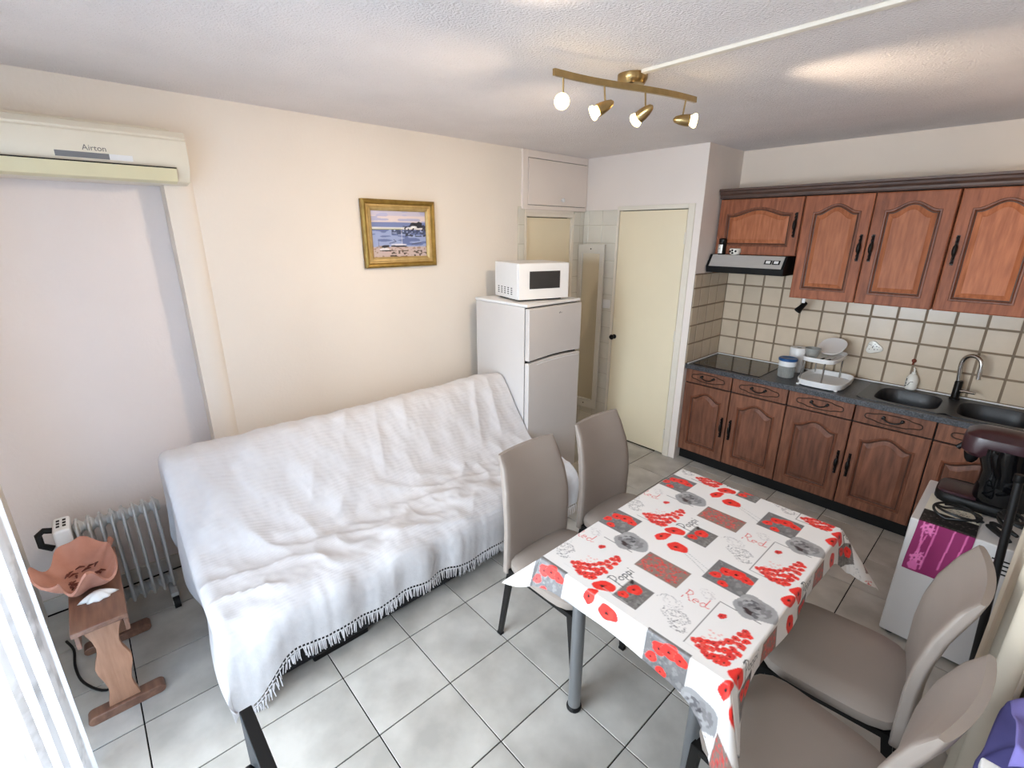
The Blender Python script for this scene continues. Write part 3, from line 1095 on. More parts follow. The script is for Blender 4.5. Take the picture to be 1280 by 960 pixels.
# ------------------------------------------------------------------ chairs
def make_chair(label, loc, rotz):
    t = thing('dining_chair', label, 'chair', loc, 'taupe dining chairs', rotz, local=True)
    hw = .215
    s = MB()
    L = []
    for sc_, z in ((.90, .418), (.985, .424), (1.0, .440), (.99, .458), (.93, .470), (.6, .476)):
        L.append([(p[0], p[1], z) for p in rrect(0, 0, .215 * sc_, hw * sc_, .04, 40)])
    s.loops(L, cap0=True)
    obj('seat', s, M_chair, t, smooth=True)
    prof = [(-.185, .395), (-.183, .50), (-.180, .60), (-.186, .70), (-.205, .80), (-.235, .89), (-.262, .955)]

    def back(side):
        def fn(u, v):
            f = v * (len(prof) - 1)
            i = min(int(f), len(prof) - 2)
            q = f - i
            x = prof[i][0] * (1 - q) + prof[i + 1][0] * q
            z = prof[i][1] * (1 - q) + prof[i + 1][1] * q
            hwid = .208 - .004 * v - .030 * sm(.45, 1.0, v)
            th = .021 * min(1.0, 4 * (1 - v) + .45)
            a = 2 * PI * u
            c, s_ = math.cos(a), math.sin(a)
            q_ = (abs(c) ** 6 + abs(s_) ** 6) ** (-1 / 6)
            yy = hwid * q_ * c
            curve = .020 * (1 - (yy / hwid) ** 2)
            return (x - .012 + th * q_ * s_ - curve, yy, z)
        return fn
    b = MB()
    rings = []
    nz = 22
    for jv in range(nz):
        rings.append([back(0)(k / 40, jv / (nz - 1)) for k in range(40)])
    b.loops(rings, cap0=True)
    obj('backrest', b, M_chair, t, smooth=True)
    for sx, sy in ((1, 1), (1, -1), (-1, 1), (-1, -1)):
        x0, y0 = (.185 if sx > 0 else -.175), sy * .188
        x1_, y1_ = (.215 if sx > 0 else -.245), sy * (.175 if sx > 0 else .195)
        lg = MB()
        a, b2 = .015, .011
        lg.loops([[(x0 + dx * a, y0 + dy * b2, .415) for dx, dy in ((-1, -1), (1, -1), (1, 1), (-1, 1))], [(x1_ + dx * a * .75, y1_ + dy * b2 * .8, .008) for dx, dy in ((-1, -1), (1, -1), (1, 1), (-1, 1))]], cap0=True)
        lo = obj('leg', lg, M_leg, t)
        obj('foot_cap', MB().box(x1_ - .013, x1_ + .013, y1_ - .011, y1_ + .011, 0, .012), M_black, lo)
    fr_ = MB()
    for sy in (-1, 1):
        fr_.box(-.19, .195, sy * .188 - .010, sy * .188 + .010, .395, .4175)
    fr_.box(-.19, -.165, -.178, .178, .395, .4175)
    fr_.box(.17, .195, -.178, .178, .395, .4175)
    obj('seat_frame', fr_, M_leg, t)
    return t


ch = make_chair('taupe chair on the sofa side of the table, nearest the camera of that side', (1.81, -2.205, 0), 0.0)
dup(ch, (1.81, -1.685, 0), 0.0, 'taupe chair on the sofa side of the table, farther one beside the fridge')
dup(ch, (2.785, -1.862, 0), math.radians(185), 'taupe chair on the right of the table in front of the white chest')
dup(ch, (2.806, -2.345, 0), math.radians(172), 'taupe chair at the bottom right corner, closest to the camera')

# ------------------------------------------------------------------ microwave parts
zt0, zt1 = fh + .012, 1.695
obj('casing', mwbox(.0, .413, -.385, -.022, zt0, zt1), M_white, mw, bev=.006)
obj('foot', mwbox(.03, .38, -.36, -.05, fh + .0005, zt0 - .0005), M_black, mw)
md_ = obj('door', mwbox(.002, .411, -.020, .0, zt0 + .002, zt1 - .002), M_white, mw, bev=.004)
obj('door_window', mwbox(.085, .335, .0005, .003, zt0 + .075, zt1 - .055), M_darkglass, md_, bev=.001)
vn = MB()
for k in range(5):
    for r_i in range(4):
        b0 = -.33 + k * .052
        z0 = zt0 + .030 + r_i * .014
        vs = [MW(-.0008, b0 + db, z0 + dz) for db, dz in ((0, 0), (.026, 0), (.026, .006), (0, .006))]
        vn.add(vs, [(0, 1, 2, 3)])
vo = obj('vent_slots', vn, M_gap, mw, recalc=False)

mi = thing('wall_mirror', 'tall narrow white framed mirror hanging across the tiled corner beside the fridge', 'mirror', (.14, -.03, .235))
ma, mbv = Vector((.012, -.058, 0)), Vector((.285, -.030, 0))
mu = (mbv - ma).normalized()
mnv = Vector((mu.y, -mu.x, 0))
mwid = (mbv - ma).length


def MM(u, v, d):
    p = ma + mu * u + mnv * d
    return (p.x, p.y, .235 + v)


MH = 1.56
mb = MB()
o_ = [(0, 0), (mwid, 0), (mwid, MH), (0, MH)]
i_ = [(.042, .085), (mwid - .042, .085), (mwid - .042, MH - .075), (.042, MH - .075)]
mb.loops([[MM(u, v, d) for u, v in L] for L, d in ((o_, 0), (o_, .018), (i_, .020), (i_, .008))], cap0=True, cap1=False)
obj('frame', mb, M_mframe, mi)
mb = MB()
mb.loops([[MM(u, v, d) for u, v in i_] for d in (.007, .0095)], cap0=True)
obj('mirror_glass', mb, M_mirror, mi)
mb = MB()
for v in (.04, MH - .035):
    mb.cyl(MM(mwid / 2, v, .0195), MM(mwid / 2, v, .024), .006, n=10)
obj('screw', mb, M_iron, mi)
sw = thing('light_switch', 'white light switch on the tiles between the mirror and the cream door', 'switch', (.320, -.008, 1.25))
obj('plate', MB().box(.283, .360, -.018, -.0085, 1.235, 1.312), M_white, sw, bev=.003)
obj('rocker', MB().box(.300, .343, -.023, -.0185, 1.252, 1.295), M_white, sw, bev=.003)

# ------------------------------------------------------------------ air conditioner
ac = thing('air_conditioner', 'cream wall mounted air conditioner over the niche at the left edge', 'air conditioner', (.1, -3.50, 2.105))
ay0, ay1 = -3.985, -3.105
apoly = [(0.001, 2.115), (.05, 2.107), (.13, 2.118), (.172, 2.170), (.185, 2.23), (.182, 2.288), (.176, 2.292), (.176, 2.297), (.181, 2.301), (.165, 2.326), (.05, 2.337), (.001, 2.337)]
obj('body', MB().prism(apoly, ay0, ay1, lambda u, v, d: (u, d, v)), M_ac, ac, bev=.008)
fp = [(.158, 2.118), (.178, 2.166), (.1825, 2.170), (.1625, 2.116), (.12, 2.108), (.118, 2.114)]
obj('flap', MB().prism(fp, ay0 + .03, ay1 - .055, lambda u, v, d: (u, d, v)), M_acflap, ac, bev=.001)
obj('flap_gap', MB().prism([(.172, 2.1685), (.1835, 2.1705), (.1838, 2.1745), (.172, 2.1725)], ay0 + .03, ay1 - .055, lambda u, v, d: (u, d, v)), M_gap, ac)
gr_ = MB()
for k in range(2):
    gr_.box(.05 + k * .055, .085 + k * .055, ay0 + .03, ay1 - .05, 2.337 - k * .010, 2.349 - k * .012)
obj('top_grille', gr_, M_ac, ac, bev=.003)


def ACM(u, v, d):
    # front surface patch near z = 2.20
    z = 2.176 + v
    x = .172 + (.185 - .172) * (z - 2.17) / .06 + .0012
    return (x + d, u, z)


dp = MB()
dp.add([ACM(-3.568, .010, 0), ACM(-3.395, .010, 0), ACM(-3.395, .032, 0), ACM(-3.568, .032, 0)], [(0, 1, 2, 3)])
obj('display', dp, M_grey, ac)
dp = MB()
dp.add([ACM(-3.395, .010, 0), ACM(-3.315, .010, 0), ACM(-3.315, .032, 0), ACM(-3.395, .032, 0)], [(0, 1, 2, 3)])
obj('display_lit', dp, M_white, ac)
obj('lettering', text_mb('Airton', .030, lambda u, v, d: ACM(-3.44 + u, .040 + v, d)), M_sketch, ac)

# ------------------------------------------------------------------ painting
pt = thing('framed_painting', 'small seascape painting in a gilded frame on the left wall', 'painting', (0, -1.93, 1.67))
py0, py1, pz0, pz1 = -2.197, -1.659, 1.672, 2.097


def frame_ring(w0, w1, d0, d1):
    def R(wd, d):
        return [(d, py0 + wd, pz0 + wd), (d, py1 - wd, pz0 + wd), (d, py1 - wd, pz1 - wd), (d, py0 + wd, pz1 - wd)]
    return R


R = frame_ring(0, 0, 0, 0)
mb = MB()
mb.loops([R(0, .001), R(0, .030), R(.012, .038), R(.022, .036), R(.030, .022)], cap1=False)
obj('outer_frame', mb, M_gold, pt)
mb = MB()
mb.loops([R(.030, .0215), R(.040, .021), R(.044, .026), R(.054, .024), R(.066, .014), R(.068, .009)], cap1=False)
obj('inner_frame', mb, M_gold2, pt)
cw, chh = (py1 - py0) - .136, (pz1 - pz0) - .136
rs = Ras(cw, chh, .002, (.80, .78, .84))
U, V = rs.X / cw, rs.Y / chh
rn = np.random.RandomState(3)


def smooth_noise(nx, ny, sx, sy, seed):
    r_ = np.random.RandomState(seed)
    a = r_.rand(sx + 2, sy + 2)
    gx, gy = np.linspace(0, sx, nx), np.linspace(0, sy, ny)
    ix, iy = gx.astype(int), gy.astype(int)
    fx, fy = (gx - ix)[:, None], (gy - iy)[None, :]
    fx, fy = fx * fx * (3 - 2 * fx), fy * fy * (3 - 2 * fy)
    A, B_, C_, D_ = a[np.ix_(ix, iy)], a[np.ix_(ix + 1, iy)], a[np.ix_(ix, iy + 1)], a[np.ix_(ix + 1, iy + 1)]
    return (A * (1 - fx) + B_ * fx) * (1 - fy) + (C_ * (1 - fx) + D_ * fx) * fy


nA = smooth_noise(rs.nx, rs.ny, 5, 22, 1)
nB = smooth_noise(rs.nx, rs.ny, 30, 40, 2)
rs.put(V > .72, (.72, .72, .84))
rs.put((V > .72) & (nA > .5), (.90, .84, .84))
rs.put((V > .9), (.74, .74, .86), .6)
rs.put((V < .76) & (V > .66), (.48, .54, .74))
rs.put((V < .66) & (V > .61), (.86, .86, .86))
rs.put((V < .615) & (V > .595) & (U < .55), (.62, .64, .42))
rs.put((V < .6) & (V > .22), (.62, .68, .84))
rs.put((V < .6) & (V > .22) & (nA > .62), (.42, .48, .68))
rs.put((V < .6) & (V > .5) & (U > .35) & (nB > .35), (.27, .32, .45))
rs.put((V < .52) & (V > .44) & (U > .6) & (nB > .5), (.22, .25, .33))
rs.put((V < .22), (.80, .72, .70))
rs.put((V < .25) & (nB > .6), (.66, .56, .50))
rs.put((V < .14) & (nB > .66) & (U > .3), (.35, .30, .26))
rs.put((V < .66) & (V > .60) & (U > .52) & (nB > .45), (.94, .93, .92))
rs.put((V < .68) & (V > .58) & (U > .56) & (nB > .66), (.14, .14, .2))
for (cx, cy, rx, ry, c) in ((.80, .72, .10, .045, (.13, .14, .18)), (.88, .70, .07, .07, (.16, .17, .22)), (.73, .69, .05, .03, (.2, .22, .3)), (.97, .66, .04, .05, (.2, .2, .28))):
    rs.ell(cx * cw, cy * chh, rx * cw, ry * chh, .1, c, wob=.3, seed=cx * 40)
rs.ell(.77 * cw, .665 * chh, .06 * cw, .02 * chh, 0, (.95, .95, .95))
rs.ell(.47 * cw, .235 * chh, .15 * cw, .022 * chh, -.03, (.12, .14, .22))
rs.ell(.47 * cw, .27 * chh, .15 * cw, .02 * chh, .0, (.90, .90, .93))
rs.line([(.53 * cw, .29 * chh), (.53 * cw, .6 * chh)], .003, (.88, .88, .92))
rs.ell(.22 * cw, .235 * chh, .07 * cw, .03 * chh, .1, (.15, .16, .2))
rs.ell(.2 * cw, .17 * chh, .09 * cw, .03 * chh, 0, (.92, .91, .92))
rs.ell(.25 * cw, .14 * chh, .14 * cw, .013 * chh, 0, (.14, .13, .16))
rs.line([(.1 * cw, .2 * chh), (.1 * cw, .40 * chh)], .002, (.3, .3, .4))
rs.line([(.3 * cw, .3 * chh), (.42 * cw, .34 * chh), (.38 * cw, .38 * chh)], .005, (.36, .4, .55))
rs.line([(.72 * cw, .28 * chh), (.9 * cw, .31 * chh)], .006, (.3, .32, .42))
nu, nv = 150, 110
gm = MB().grid(nu, nv, lambda u, v: (.0105, py0 + .067 + cw * u, pz0 + .067 + chh * v))
co = obj('canvas', gm, attr_mat('painted_canvas', .5, .1, 400), pt)
uu, vv = np.meshgrid(np.linspace(0, 1, nu), np.linspace(0, 1, nv), indexing='ij')
set_print(co, rs.sample(uu.ravel() * cw, vv.ravel() * chh))

# ------------------------------------------------------------------ sofa bed and throw
SY0_, SY1_ = -3.40, -1.43
sf = thing('sofa_bed', 'dark fold down sofa bed under the white throw along the left wall', 'sofa', (.7, -2.4, 0))
mb = MB()
mb.box(.42, 1.13, SY0_ + .06, SY1_ - .02, .035, .22)
obj('base_drawer', mb, M_sofa, sf, bev=.01)
mb = MB().box(.56, 1.165, SY0_, SY1_, .225, .385)
obj('seat_mattress', mb, M_matt, sf, bev=.04, segs=3)
bp_ = [(.60, .30), (.76, .40), (.45, .855), (.40, .862), (.28, .80)]
obj('back_mattress', MB().prism(bp_, SY0_, SY1_, lambda u, v, d: (u, d, v)), M_matt, sf, bev=.035, segs=3)
obj('slat_foot', MB().box(1.03, 1.125, SY0_ + .0, SY0_ + .058, .02, .20), M_redwood, sf, bev=.006)
for y in (SY0_ + .3, SY1_ - .3):
    obj('skid', MB().box(.9, 1.12, y - .05, y + .22, 0, .034), M_black, sf, bev=.008)
obj('rear_leg', MB().box(.45, .5, SY0_ + .1, SY0_ + .15, 0, .034), M_black, sf)
obj('rear_leg', MB().box(.45, .5, SY1_ - .15, SY1_ - .1, 0, .034), M_black, sf)

TP = [(.205, .52), (.225, .70), (.265, .825), (.33, .885), (.395, .893), (.46, .865), (.54, .755), (.64, .60), (.72, .49), (.80, .435), (.92, .430), (1.05, .436), (1.13, .425), (1.185, .395), (1.205, .34), (1.20, .27), (1.195, .215)]
TL = [0]
for (a, b_), (c, d) in zip(TP, TP[1:]):
    TL.append(TL[-1] + math.hypot(c - a, d - b_))


def tprof(s):
    s *= TL[-1]
    for i in range(len(TP) - 1):
        if s <= TL[i + 1] or i == len(TP) - 2:
            q = (s - TL[i]) / (TL[i + 1] - TL[i])
            # catmull-rom for a soft line
            p0, p1, p2, p3 = TP[max(i - 1, 0)], TP[i], TP[i + 1], TP[min(i + 2, len(TP) - 1)]
            o = []
            for k in (0, 1):
                o.append(.5 * (2 * p1[k] + (p2[k] - p0[k]) * q + (2 * p0[k] - 5 * p1[k] + 4 * p2[k] - p3[k]) * q * q + (-p0[k] + 3 * p1[k] - 3 * p2[k] + p3[k]) * q ** 3))
            return o


TY0, TY1 = -3.445, -1.395
SK = .16       # share of the grid used for the side skirt on the left end


def hem_z(y):
    t = (y - TY0) / (TY1 - TY0)
    return .205 - .045 * t + .010 * math.sin(9 * y) + .006 * math.sin(23 * y + 1) - .17 * sm(.12, .0, t) ** 1.4


def wrinkle(x, y, s):
    seat = sm(.50, .60, s) * sm(.93, .80, s)
    w_ = .0
    p = Vector((x * 2.2 + y * 1.1, y * 2.4 - x * 2.0, 0))
    w_ += (noise.noise(p * 1.6) * .012 + noise.noise(p * 4.0) * .008 + noise.noise(p * 11.0) * .0022)
    r_ = 1 - abs(noise.noise(Vector((x * 5 - y * 2.6, y * 1.4 + x * 4, 3.1))))
    w_ += seat * .055 * (max(0, r_ - .55) ** 1.5)
    r2_ = 1 - abs(noise.noise(Vector((x * 3.2 + y * 3.4, y * 4.0 - x * 3.0, 9.1))))
    w_ += seat * .040 * (max(0, r2_ - .6) ** 1.4)
    bk = sm(.2, .3, s) * sm(.58, .5, s)
    r3 = 1 - abs(noise.noise(Vector((x * 2.2 + 1.3 * y, y * 5.5 + x * 2, 5.5))))
    w_ += bk * .034 * (max(0, r3 - .6) ** 1.4)
    return w_


def throw_pt(u, v):
    # u along the profile, v along the sofa (first part is the skirt over the left end)
    x, z = tprof(u)
    y = TY0 + max(0.0, (v - SK) / (1 - SK)) * (TY1 - TY0)
    hz = hem_z(y)
    if u > .80:
        q = (u - .80) / .20
        x2, z2 = tprof(.80)
        z = z2 + (hz - z2) * q if False else z + (hz - .215) * sm(0, 1, q)
    # nearly nothing hangs on the right end
    du = 1e-3
    a, b_ = tprof(max(u - du, 0)), tprof(min(u + du, 1))
    n = Vector((-(b_[1] - a[1]), 0, b_[0] - a[0]))
    n = n.normalized() if n.length > 1e-9 else Vector((0, 0, 1))
    wv = wrinkle(x, y, u)
    # hanging front: soft vertical folds
    wv += sm(.84, .97, u) * .006 * math.sin(y * 21 + 2 * math.sin(y * 5))
    p = Vector((x, y, z)) + n * wv
    # top edge sags and bumps a little along its length
    p.z += .010 * math.sin(y * 3.1 + .6) * sm(.30, .18, u) - .012 * sm(.93, 1.0, v) * sm(.35, .2, u)
    if v < SK:
        q = 1 - v / SK
        drop_to = max(.16 + .0 * u, p.z - .62)
        if u > .55:
            drop_to = .20 - .15 * sm(.55, .95, u)
        if u <= .55:
            drop_to = .30 - .10 * sm(.2, .55, u)
        drop_to = min(drop_to, p.z)
        ang_ = min(q * 4.5, 1.0)
        rad = .045
        p.y -= rad * math.sin(ang_ * PI / 2) + .018 * math.sin(q * 3 + u * 14) * sm(.2, .7, q)
        p.z = p.z - rad * (1 - math.cos(ang_ * PI / 2)) - (p.z - rad - drop_to) * max(0, (q - .2) / .8)
    return p


th_ = thing('throw_blanket', 'white woven cotton throw with a fringed hem spread over the sofa bed', 'throw', (.7, -2.4, .05))
mt = M_throw
nt = mt.node_tree
wv1 = nt.nodes.new('ShaderNodeTexWave')
wv1.inputs['Scale'].default_value = 26
wv1.inputs['Distortion'].default_value = .6
wv1.inputs['Detail'].default_value = 2
tc = [n for n in nt.nodes if n.type == 'TEX_COORD'][0]
nt.links.new(tc.outputs['Object'], wv1.inputs['Vector'])
bp1 = nt.nodes.new('ShaderNodeBump')
bp1.inputs['Strength'].default_value = .12
bp1.inputs['Distance'].default_value = .006
nz1 = nt.nodes.new('ShaderNodeTexNoise')
nz1.inputs['Scale'].default_value = 55
nt.links.new(tc.outputs['Object'], nz1.inputs['Vector'])
mxx = nt.nodes.new('ShaderNodeMath')
mxx.operation = 'ADD'
nt.links.new(wv1.outputs['Fac'], mxx.inputs[0])
nt.links.new(nz1.outputs[0], mxx.inputs[1])
nt.links.new(mxx.outputs[0], bp1.inputs['Height'])
nt.links.new(bp1.outputs[0], nt.nodes['Principled BSDF'].inputs['Normal'])
gm = MB().grid(150, 300, throw_pt)
obj('cloth', gm, M_throw, th_, smooth=True)
# hem with eyelets and tassels
fr_ = MB()
yy = TY0 - .02
n_t = 0
v_of = lambda y: SK + (1 - SK) * (y - TY0) / (TY1 - TY0)
y = TY0 + .003
while y < TY1 - .004:
    p = throw_pt(1.0, v_of(y))
    q = throw_pt(1.0, min(1, v_of(y + .0165)))
    # small bridge strips between the cloth and the band leave dark eyelets
    fr_.add([p, (p.x, p.y + .006, p.z), (p.x, p.y + .006, p.z - .011), (p.x, p.y, p.z - .011)], [(0, 1, 2, 3)])
    fr_.add([(p.x, p.y, p.z - .011), (q.x, q.y, q.z - .011), (q.x, q.y, q.z - .018), (p.x, p.y, p.z - .018)], [(0, 1, 2, 3)])
    for k in range(3):
        if random.random() < .08:
            continue
        yk_ = p.y + .0055 * k
        L = .038 + random.random() * .018
        jx_, jy_ = random.uniform(-.003, .012), random.uniform(-.008, .008)
        z0 = p.z - .017
        fr_.add([(p.x, yk_, z0), (p.x + .001, yk_ + .0042, z0), (p.x + jx_, yk_ + jy_ + .0035, z0 - L), (p.x + jx_, yk_ + jy_, z0 - L)], [(0, 1, 2, 3)])
    y += .0165
fo = obj('fringe', fr_, M_throw, th_, recalc=False)
fo['kind'] = 'stuff'

# ------------------------------------------------------------------ oil radiator
rd = thing('oil_radiator', 'old white oil filled radiator on wheels behind the wooden stool', 'radiator', (.2, -3.72, 0))
fin = MB()
fpts = []
for k in range(28):
    t = 2 * PI * (k + .5) / 28
    c, s = math.cos(t), math.sin(t)
    q_ = (abs(c) ** 5 + abs(s) ** 5) ** (-1 / 5)
    fpts.append((.19 + .075 * q_ * c, .345 + .255 * q_ * s))
fin_me = None
for k in range(8):
    yk_ = -3.835 + k * .042
    f = MB()
    f.loops([[(.19 + (u - .19) * s, yk_ + dy, .345 + (v - .345) * s2) for u, v in fpts] for s, s2, dy in ((.9, .97, -.0075), (1, 1, -.003), (1, 1, .003), (.9, .97, .0075))], cap0=True)
    obj('fin', f, M_rad, rd, smooth=True)
for z in (.565, .125):
    hdr = MB()
    prof = []
    for k in range(8):
        prof += [(.022, k * .042), (.034, k * .042 + .012), (.034, k * .042 + .026), (.022, k * .042 + .038)]
    hdr.revolve(prof, (.19, -3.85, z), (0, 1, 0), n=14)
    obj('header_pipe', hdr, M_rad, rd, smooth=True)
obj('control_box', MB().box(.115, .265, -3.915, -3.852, .12, .612), M_white, rd, bev=.012)
sl_m = MB()
for a in range(2):
    for b_ in range(3):
        sl_m.box(.150 + b_ * .03, .168 + b_ * .03, -3.90 + a * .022, -3.888 + a * .022, .6125, .6135)
obj('vent_slot', sl_m, M_gap, rd)
hm = MB().tube([(.19, -3.905, .585), (.19, -3.945, .60), (.19, -3.965, .585), (.19, -3.965, .53), (.19, -3.93, .50)], .014, n=8)
obj('carry_handle', hm, M_black, rd, smooth=True)
for z in (.30, .36):
    obj('dial', MB().cyl((.266, -3.884, z), (.28, -3.884, z), .018, n=14), M_black, rd, smooth=True)
for y in (-3.80, -3.55):
    ax = MB().box(.10, .28, y - .018, y + .018, .055, .085)
    a_ = obj('wheel_bracket', ax, M_rad, rd, bev=.006)
    for x in (.095, .285):
        obj('wheel', MB().cyl((x, y - .014, .032), (x, y + .014, .032), .032, n=18), M_black, a_, smooth=True)
        obj('wheel_hub', MB().cyl((x, y - .016, .032), (x, y + .016, .032), .010, n=10), M_white, a_, smooth=True)
cp = []
ctrl = [Vector(p) for p in ((.20, -3.99), (.29, -3.965), (.42, -3.962), (.55, -3.935), (.66, -3.865), (.62, -3.79), (.48, -3.785), (.42, -3.84), (.50, -3.88))]
for i in range(len(ctrl) - 1):
    p0, p1, p2, p3 = ctrl[max(i - 1, 0)], ctrl[i], ctrl[i + 1], ctrl[min(i + 2, len(ctrl) - 1)]
    for k in range(5):
        q = k / 5
        c = .5 * (2 * p1 + (p2 - p0) * q + (2 * p0 - 5 * p1 + 4 * p2 - p3) * q * q + (-p0 + 3 * p1 - 3 * p2 + p3) * q ** 3)
        cp.append((c.x, c.y, .0065))
tag(obj('radiator_cable', MB().tube(cp, .0055, n=7), M_cord, smooth=True), 'black mains cable looping over the floor below the wooden stool', 'cable')

# ------------------------------------------------------------------ wooden stool with bowl and shell
st = thing('wooden_stool', 'small brown wooden trestle stool with wavy legs beside the lace curtain', 'stool', (.57, -3.80, 0))
obj('top_board', MB().box(.300, .865, -3.892, -3.722, .452, .474), M_stool, st, bev=.004)
for y in (-3.886, -3.740):
    obj('apron', MB().box(.34, .845, y, y + .014, .385, .4515), M_stool, st, bev=.002)
wprof = [(.040, .052), (.07, .047), (.10, .040), (.13, .038), (.17, .045), (.21, .056), (.24, .058), (.27, .050), (.30, .040), (.33, .036), (.37, .042), (.41, .056), (.4515, .060)]
for x in (.335, .785):
    poly = [(-3.806 - w_, z) for z, w_ in wprof] + [(-3.806 + w_, z) for z, w_ in wprof[::-1]]
    obj('leg_panel', MB().prism(poly, x, x + .024, lambda u, v, d: (d, u, v)), M_stoolp, st, bev=.003)
    ft = []
    for k in range(9):
        a = PI * k / 8
        ft.append((-3.800 + .128 - .02 + .02 * math.sin(a) * 1.0, .020 - .020 * math.cos(a)))
    ft2 = [(-3.800 - (p[0] + 3.800), p[1]) for p in ft[::-1]]
    obj('foot_rail', MB().prism(ft + ft2, x - .016, x + .040, lambda u, v, d: (d, u, v)), M_stool, st, bev=.004)
obj('stretcher', MB().box(.350, .784, -3.82, -3.795, .16, .20), M_stool, st, bev=.003)

bw = thing('terracotta_bowl', 'leaf shaped terracotta bowl with a wavy rim on the wooden stool', 'bowl', (.53, -3.83, .475))


def bowl_pt(inner):
    def fn(u, v):
        t = 2 * PI * u
        r = 1 + .10 * math.sin(3 * t + .4) + .10 * math.sin(5 * t + 2.2) + .03 * math.sin(9 * t)
        lift = .092 + .030 * math.sin(4 * t + 1.0) + .020 * math.sin(7 * t)
        rho = .32 + .68 * v
        rho -= .03 * inner * v
        x = .53 + .195 * r ** v * rho * math.cos(t)
        y = -3.835 + .128 * r ** v * rho * math.sin(t)
        z = .4755 + .010 * inner + lift * (v ** 1.7) + .006 * math.sin(8 * t) * v
        return (x, y, z)
    return fn


mb = MB()
A, B_ = bowl_pt(0), bowl_pt(1)
LL = [[A(k / 72, v) for k in range(72)] for v in np.linspace(0, 1, 12)] + [[B_(k / 72, v) for k in range(72)] for v in np.linspace(1, 0, 12)]
mb.loops(LL, cap0=True)
obj('bowl_wall', mb, M_terra, bw, smooth=True)
mb = MB()
for k in range(26):
    t, r = random.random() * 2 * PI, .30 + .25 * random.random()
    c = Vector((.53 + .17 * r * math.cos(t), -3.835 + .108 * r * math.sin(t), .4755 + .016 + .10 * max(0, (r - .32) / .68) ** 1.7))
    a = random.random() * PI
    e = Vector((math.cos(a), math.sin(a), .1)) * .016
    mb.tube([c - e, c + Vector((0, 0, .006)), c + e], [.002, .005, .002], n=5)
rl = obj('relief_pattern', mb, M_terrad, bw, smooth=True)

shp = []
mb = MB()


def shell_pt(u, v):
    t = 2 * PI * u
    r = 1 + .10 * math.cos(9 * t) * v
    e = .058 if abs(math.cos(t)) > .95 else .045
    return (.682 + .034 * r * v * math.cos(t) * 1.0, -3.80 + (.048 + .014 * max(0, abs(math.sin(t)) - .9) * 10) * r * v * math.sin(t), .4745 + .026 * (1 - v ** 2.2) + .0015 + .0)


mb.grid(40, 8, shell_pt, closeu=True)
tag(obj('seashell', mb, M_shell, smooth=True, solid=.002), 'white seashell lying on the stool in front of the terracotta bowl', 'shell')

# ------------------------------------------------------------------ table and printed cloth
TX0, TX1, TYA, TYB, TZT = 1.968, 2.662, -2.545, -1.515, .750
tb = thing('dining_table', 'rectangular dining table with round grey steel legs under the poppy tablecloth', 'table', (2.315, -2.03, 0))
obj('table_top', MB().box(TX0 + .003, TX1 - .003, TYA + .003, TYB - .003, TZT - .025, TZT - .001), M_white, tb, bev=.004)
for x in (2.062, 2.552):
    for y in (-2.425, -1.635):
        l_ = obj('leg', MB().cyl((x, y, .014), (x, y, TZT - .026), .026, n=22), M_tleg, tb, smooth=True)
        obj('foot_cap', MB().revolve([(.031, 0), (.032, .008), (.028, .018), (.0265, .019)], (x, y, 0), n=22), M_black, l_, smooth=True)
apn = MB()
for y in (-2.425, -1.635):
    apn.box(2.09, 2.524, y - .012, y + .012, TZT - .07, TZT - .026)
for x in (2.062, 2.552):
    apn.box(x - .012, x + .012, -2.398, -1.662, TZT - .07, TZT - .026)
obj('apron_rail', apn, M_tleg, tb)

# one repeat of the print, 46.6 cm square, measured from the table centre
PR = .466
R = Ras(PR, PR, .001, (.925, .905, .89))
R.per = True
RED, RED2, DRK = (.93, .20, .17), (.80, .12, .12), (.12, .06, .06)
rn = random.Random(11)


def poppy(x, y, r, ang, ry=None, c=RED):
    ry = ry or r * .72
    R.ell(x, y, r * 1.02, ry * 1.02, ang, (.97, .55, .50), .10, x * 91)
    R.ell(x, y, r, ry, ang, c, .12, x * 91)
    R.ell(x + .15 * r, y - .12 * r, r * .55, ry * .5, ang + .5, (.97, .30, .24), .2, y * 70, .6)
    R.ell(x - .1 * r, y - .05 * r, r * .28, ry * .26, ang + .3, RED2, .3, x * 50, .8)
    R.ell(x - .12 * r, y - .12 * r, r * .15, r * .13, ang, DRK, .3, y * 33)


def speckle(x0, x1, y0, y1, cols, n, smin, smax, stretch_=1.0):
    for _ in range(n):
        s = rn.uniform(smin, smax)
        R_x, R_y = rn.uniform(x0 + s, x1 - s), rn.uniform(y0 + s, y1 - s)
        R.ell(R_x, R_y, s, s * rn.uniform(.3, .8) * stretch_, rn.uniform(0, PI), rn.choice(cols), .3, rn.random() * 9, .8)


# grey box with poppies
R.rect(.100, .240, -.175, -.040, (.47, .46, .46))
speckle(.100, .240, -.175, -.040, [(.40, .40, .40), (.58, .57, .56), (.52, .50, .50)], 90, .003, .010)
for (x, y, r, a) in ((.150, -.085, .026, .4), (.182, -.075, .030, .2), (.216, -.080, .022, -.3), (.128, -.128, .020, .7), (.165, -.155, .018, -.1)):
    poppy(x, y, r, a, r * .8)
# red textured rectangle
R.rect(-.097, .070, -.296, -.190, (.56, .47, .43))
speckle(-.095, .068, -.294, -.192, [(.88, .27, .25), (.93, .36, .33), (.82, .22, .22)], 170, .003, .008, .7)
speckle(-.095, .068, -.294, -.192, [(.50, .44, .41), (.62, .55, .50)], 50, .002, .005, .5)
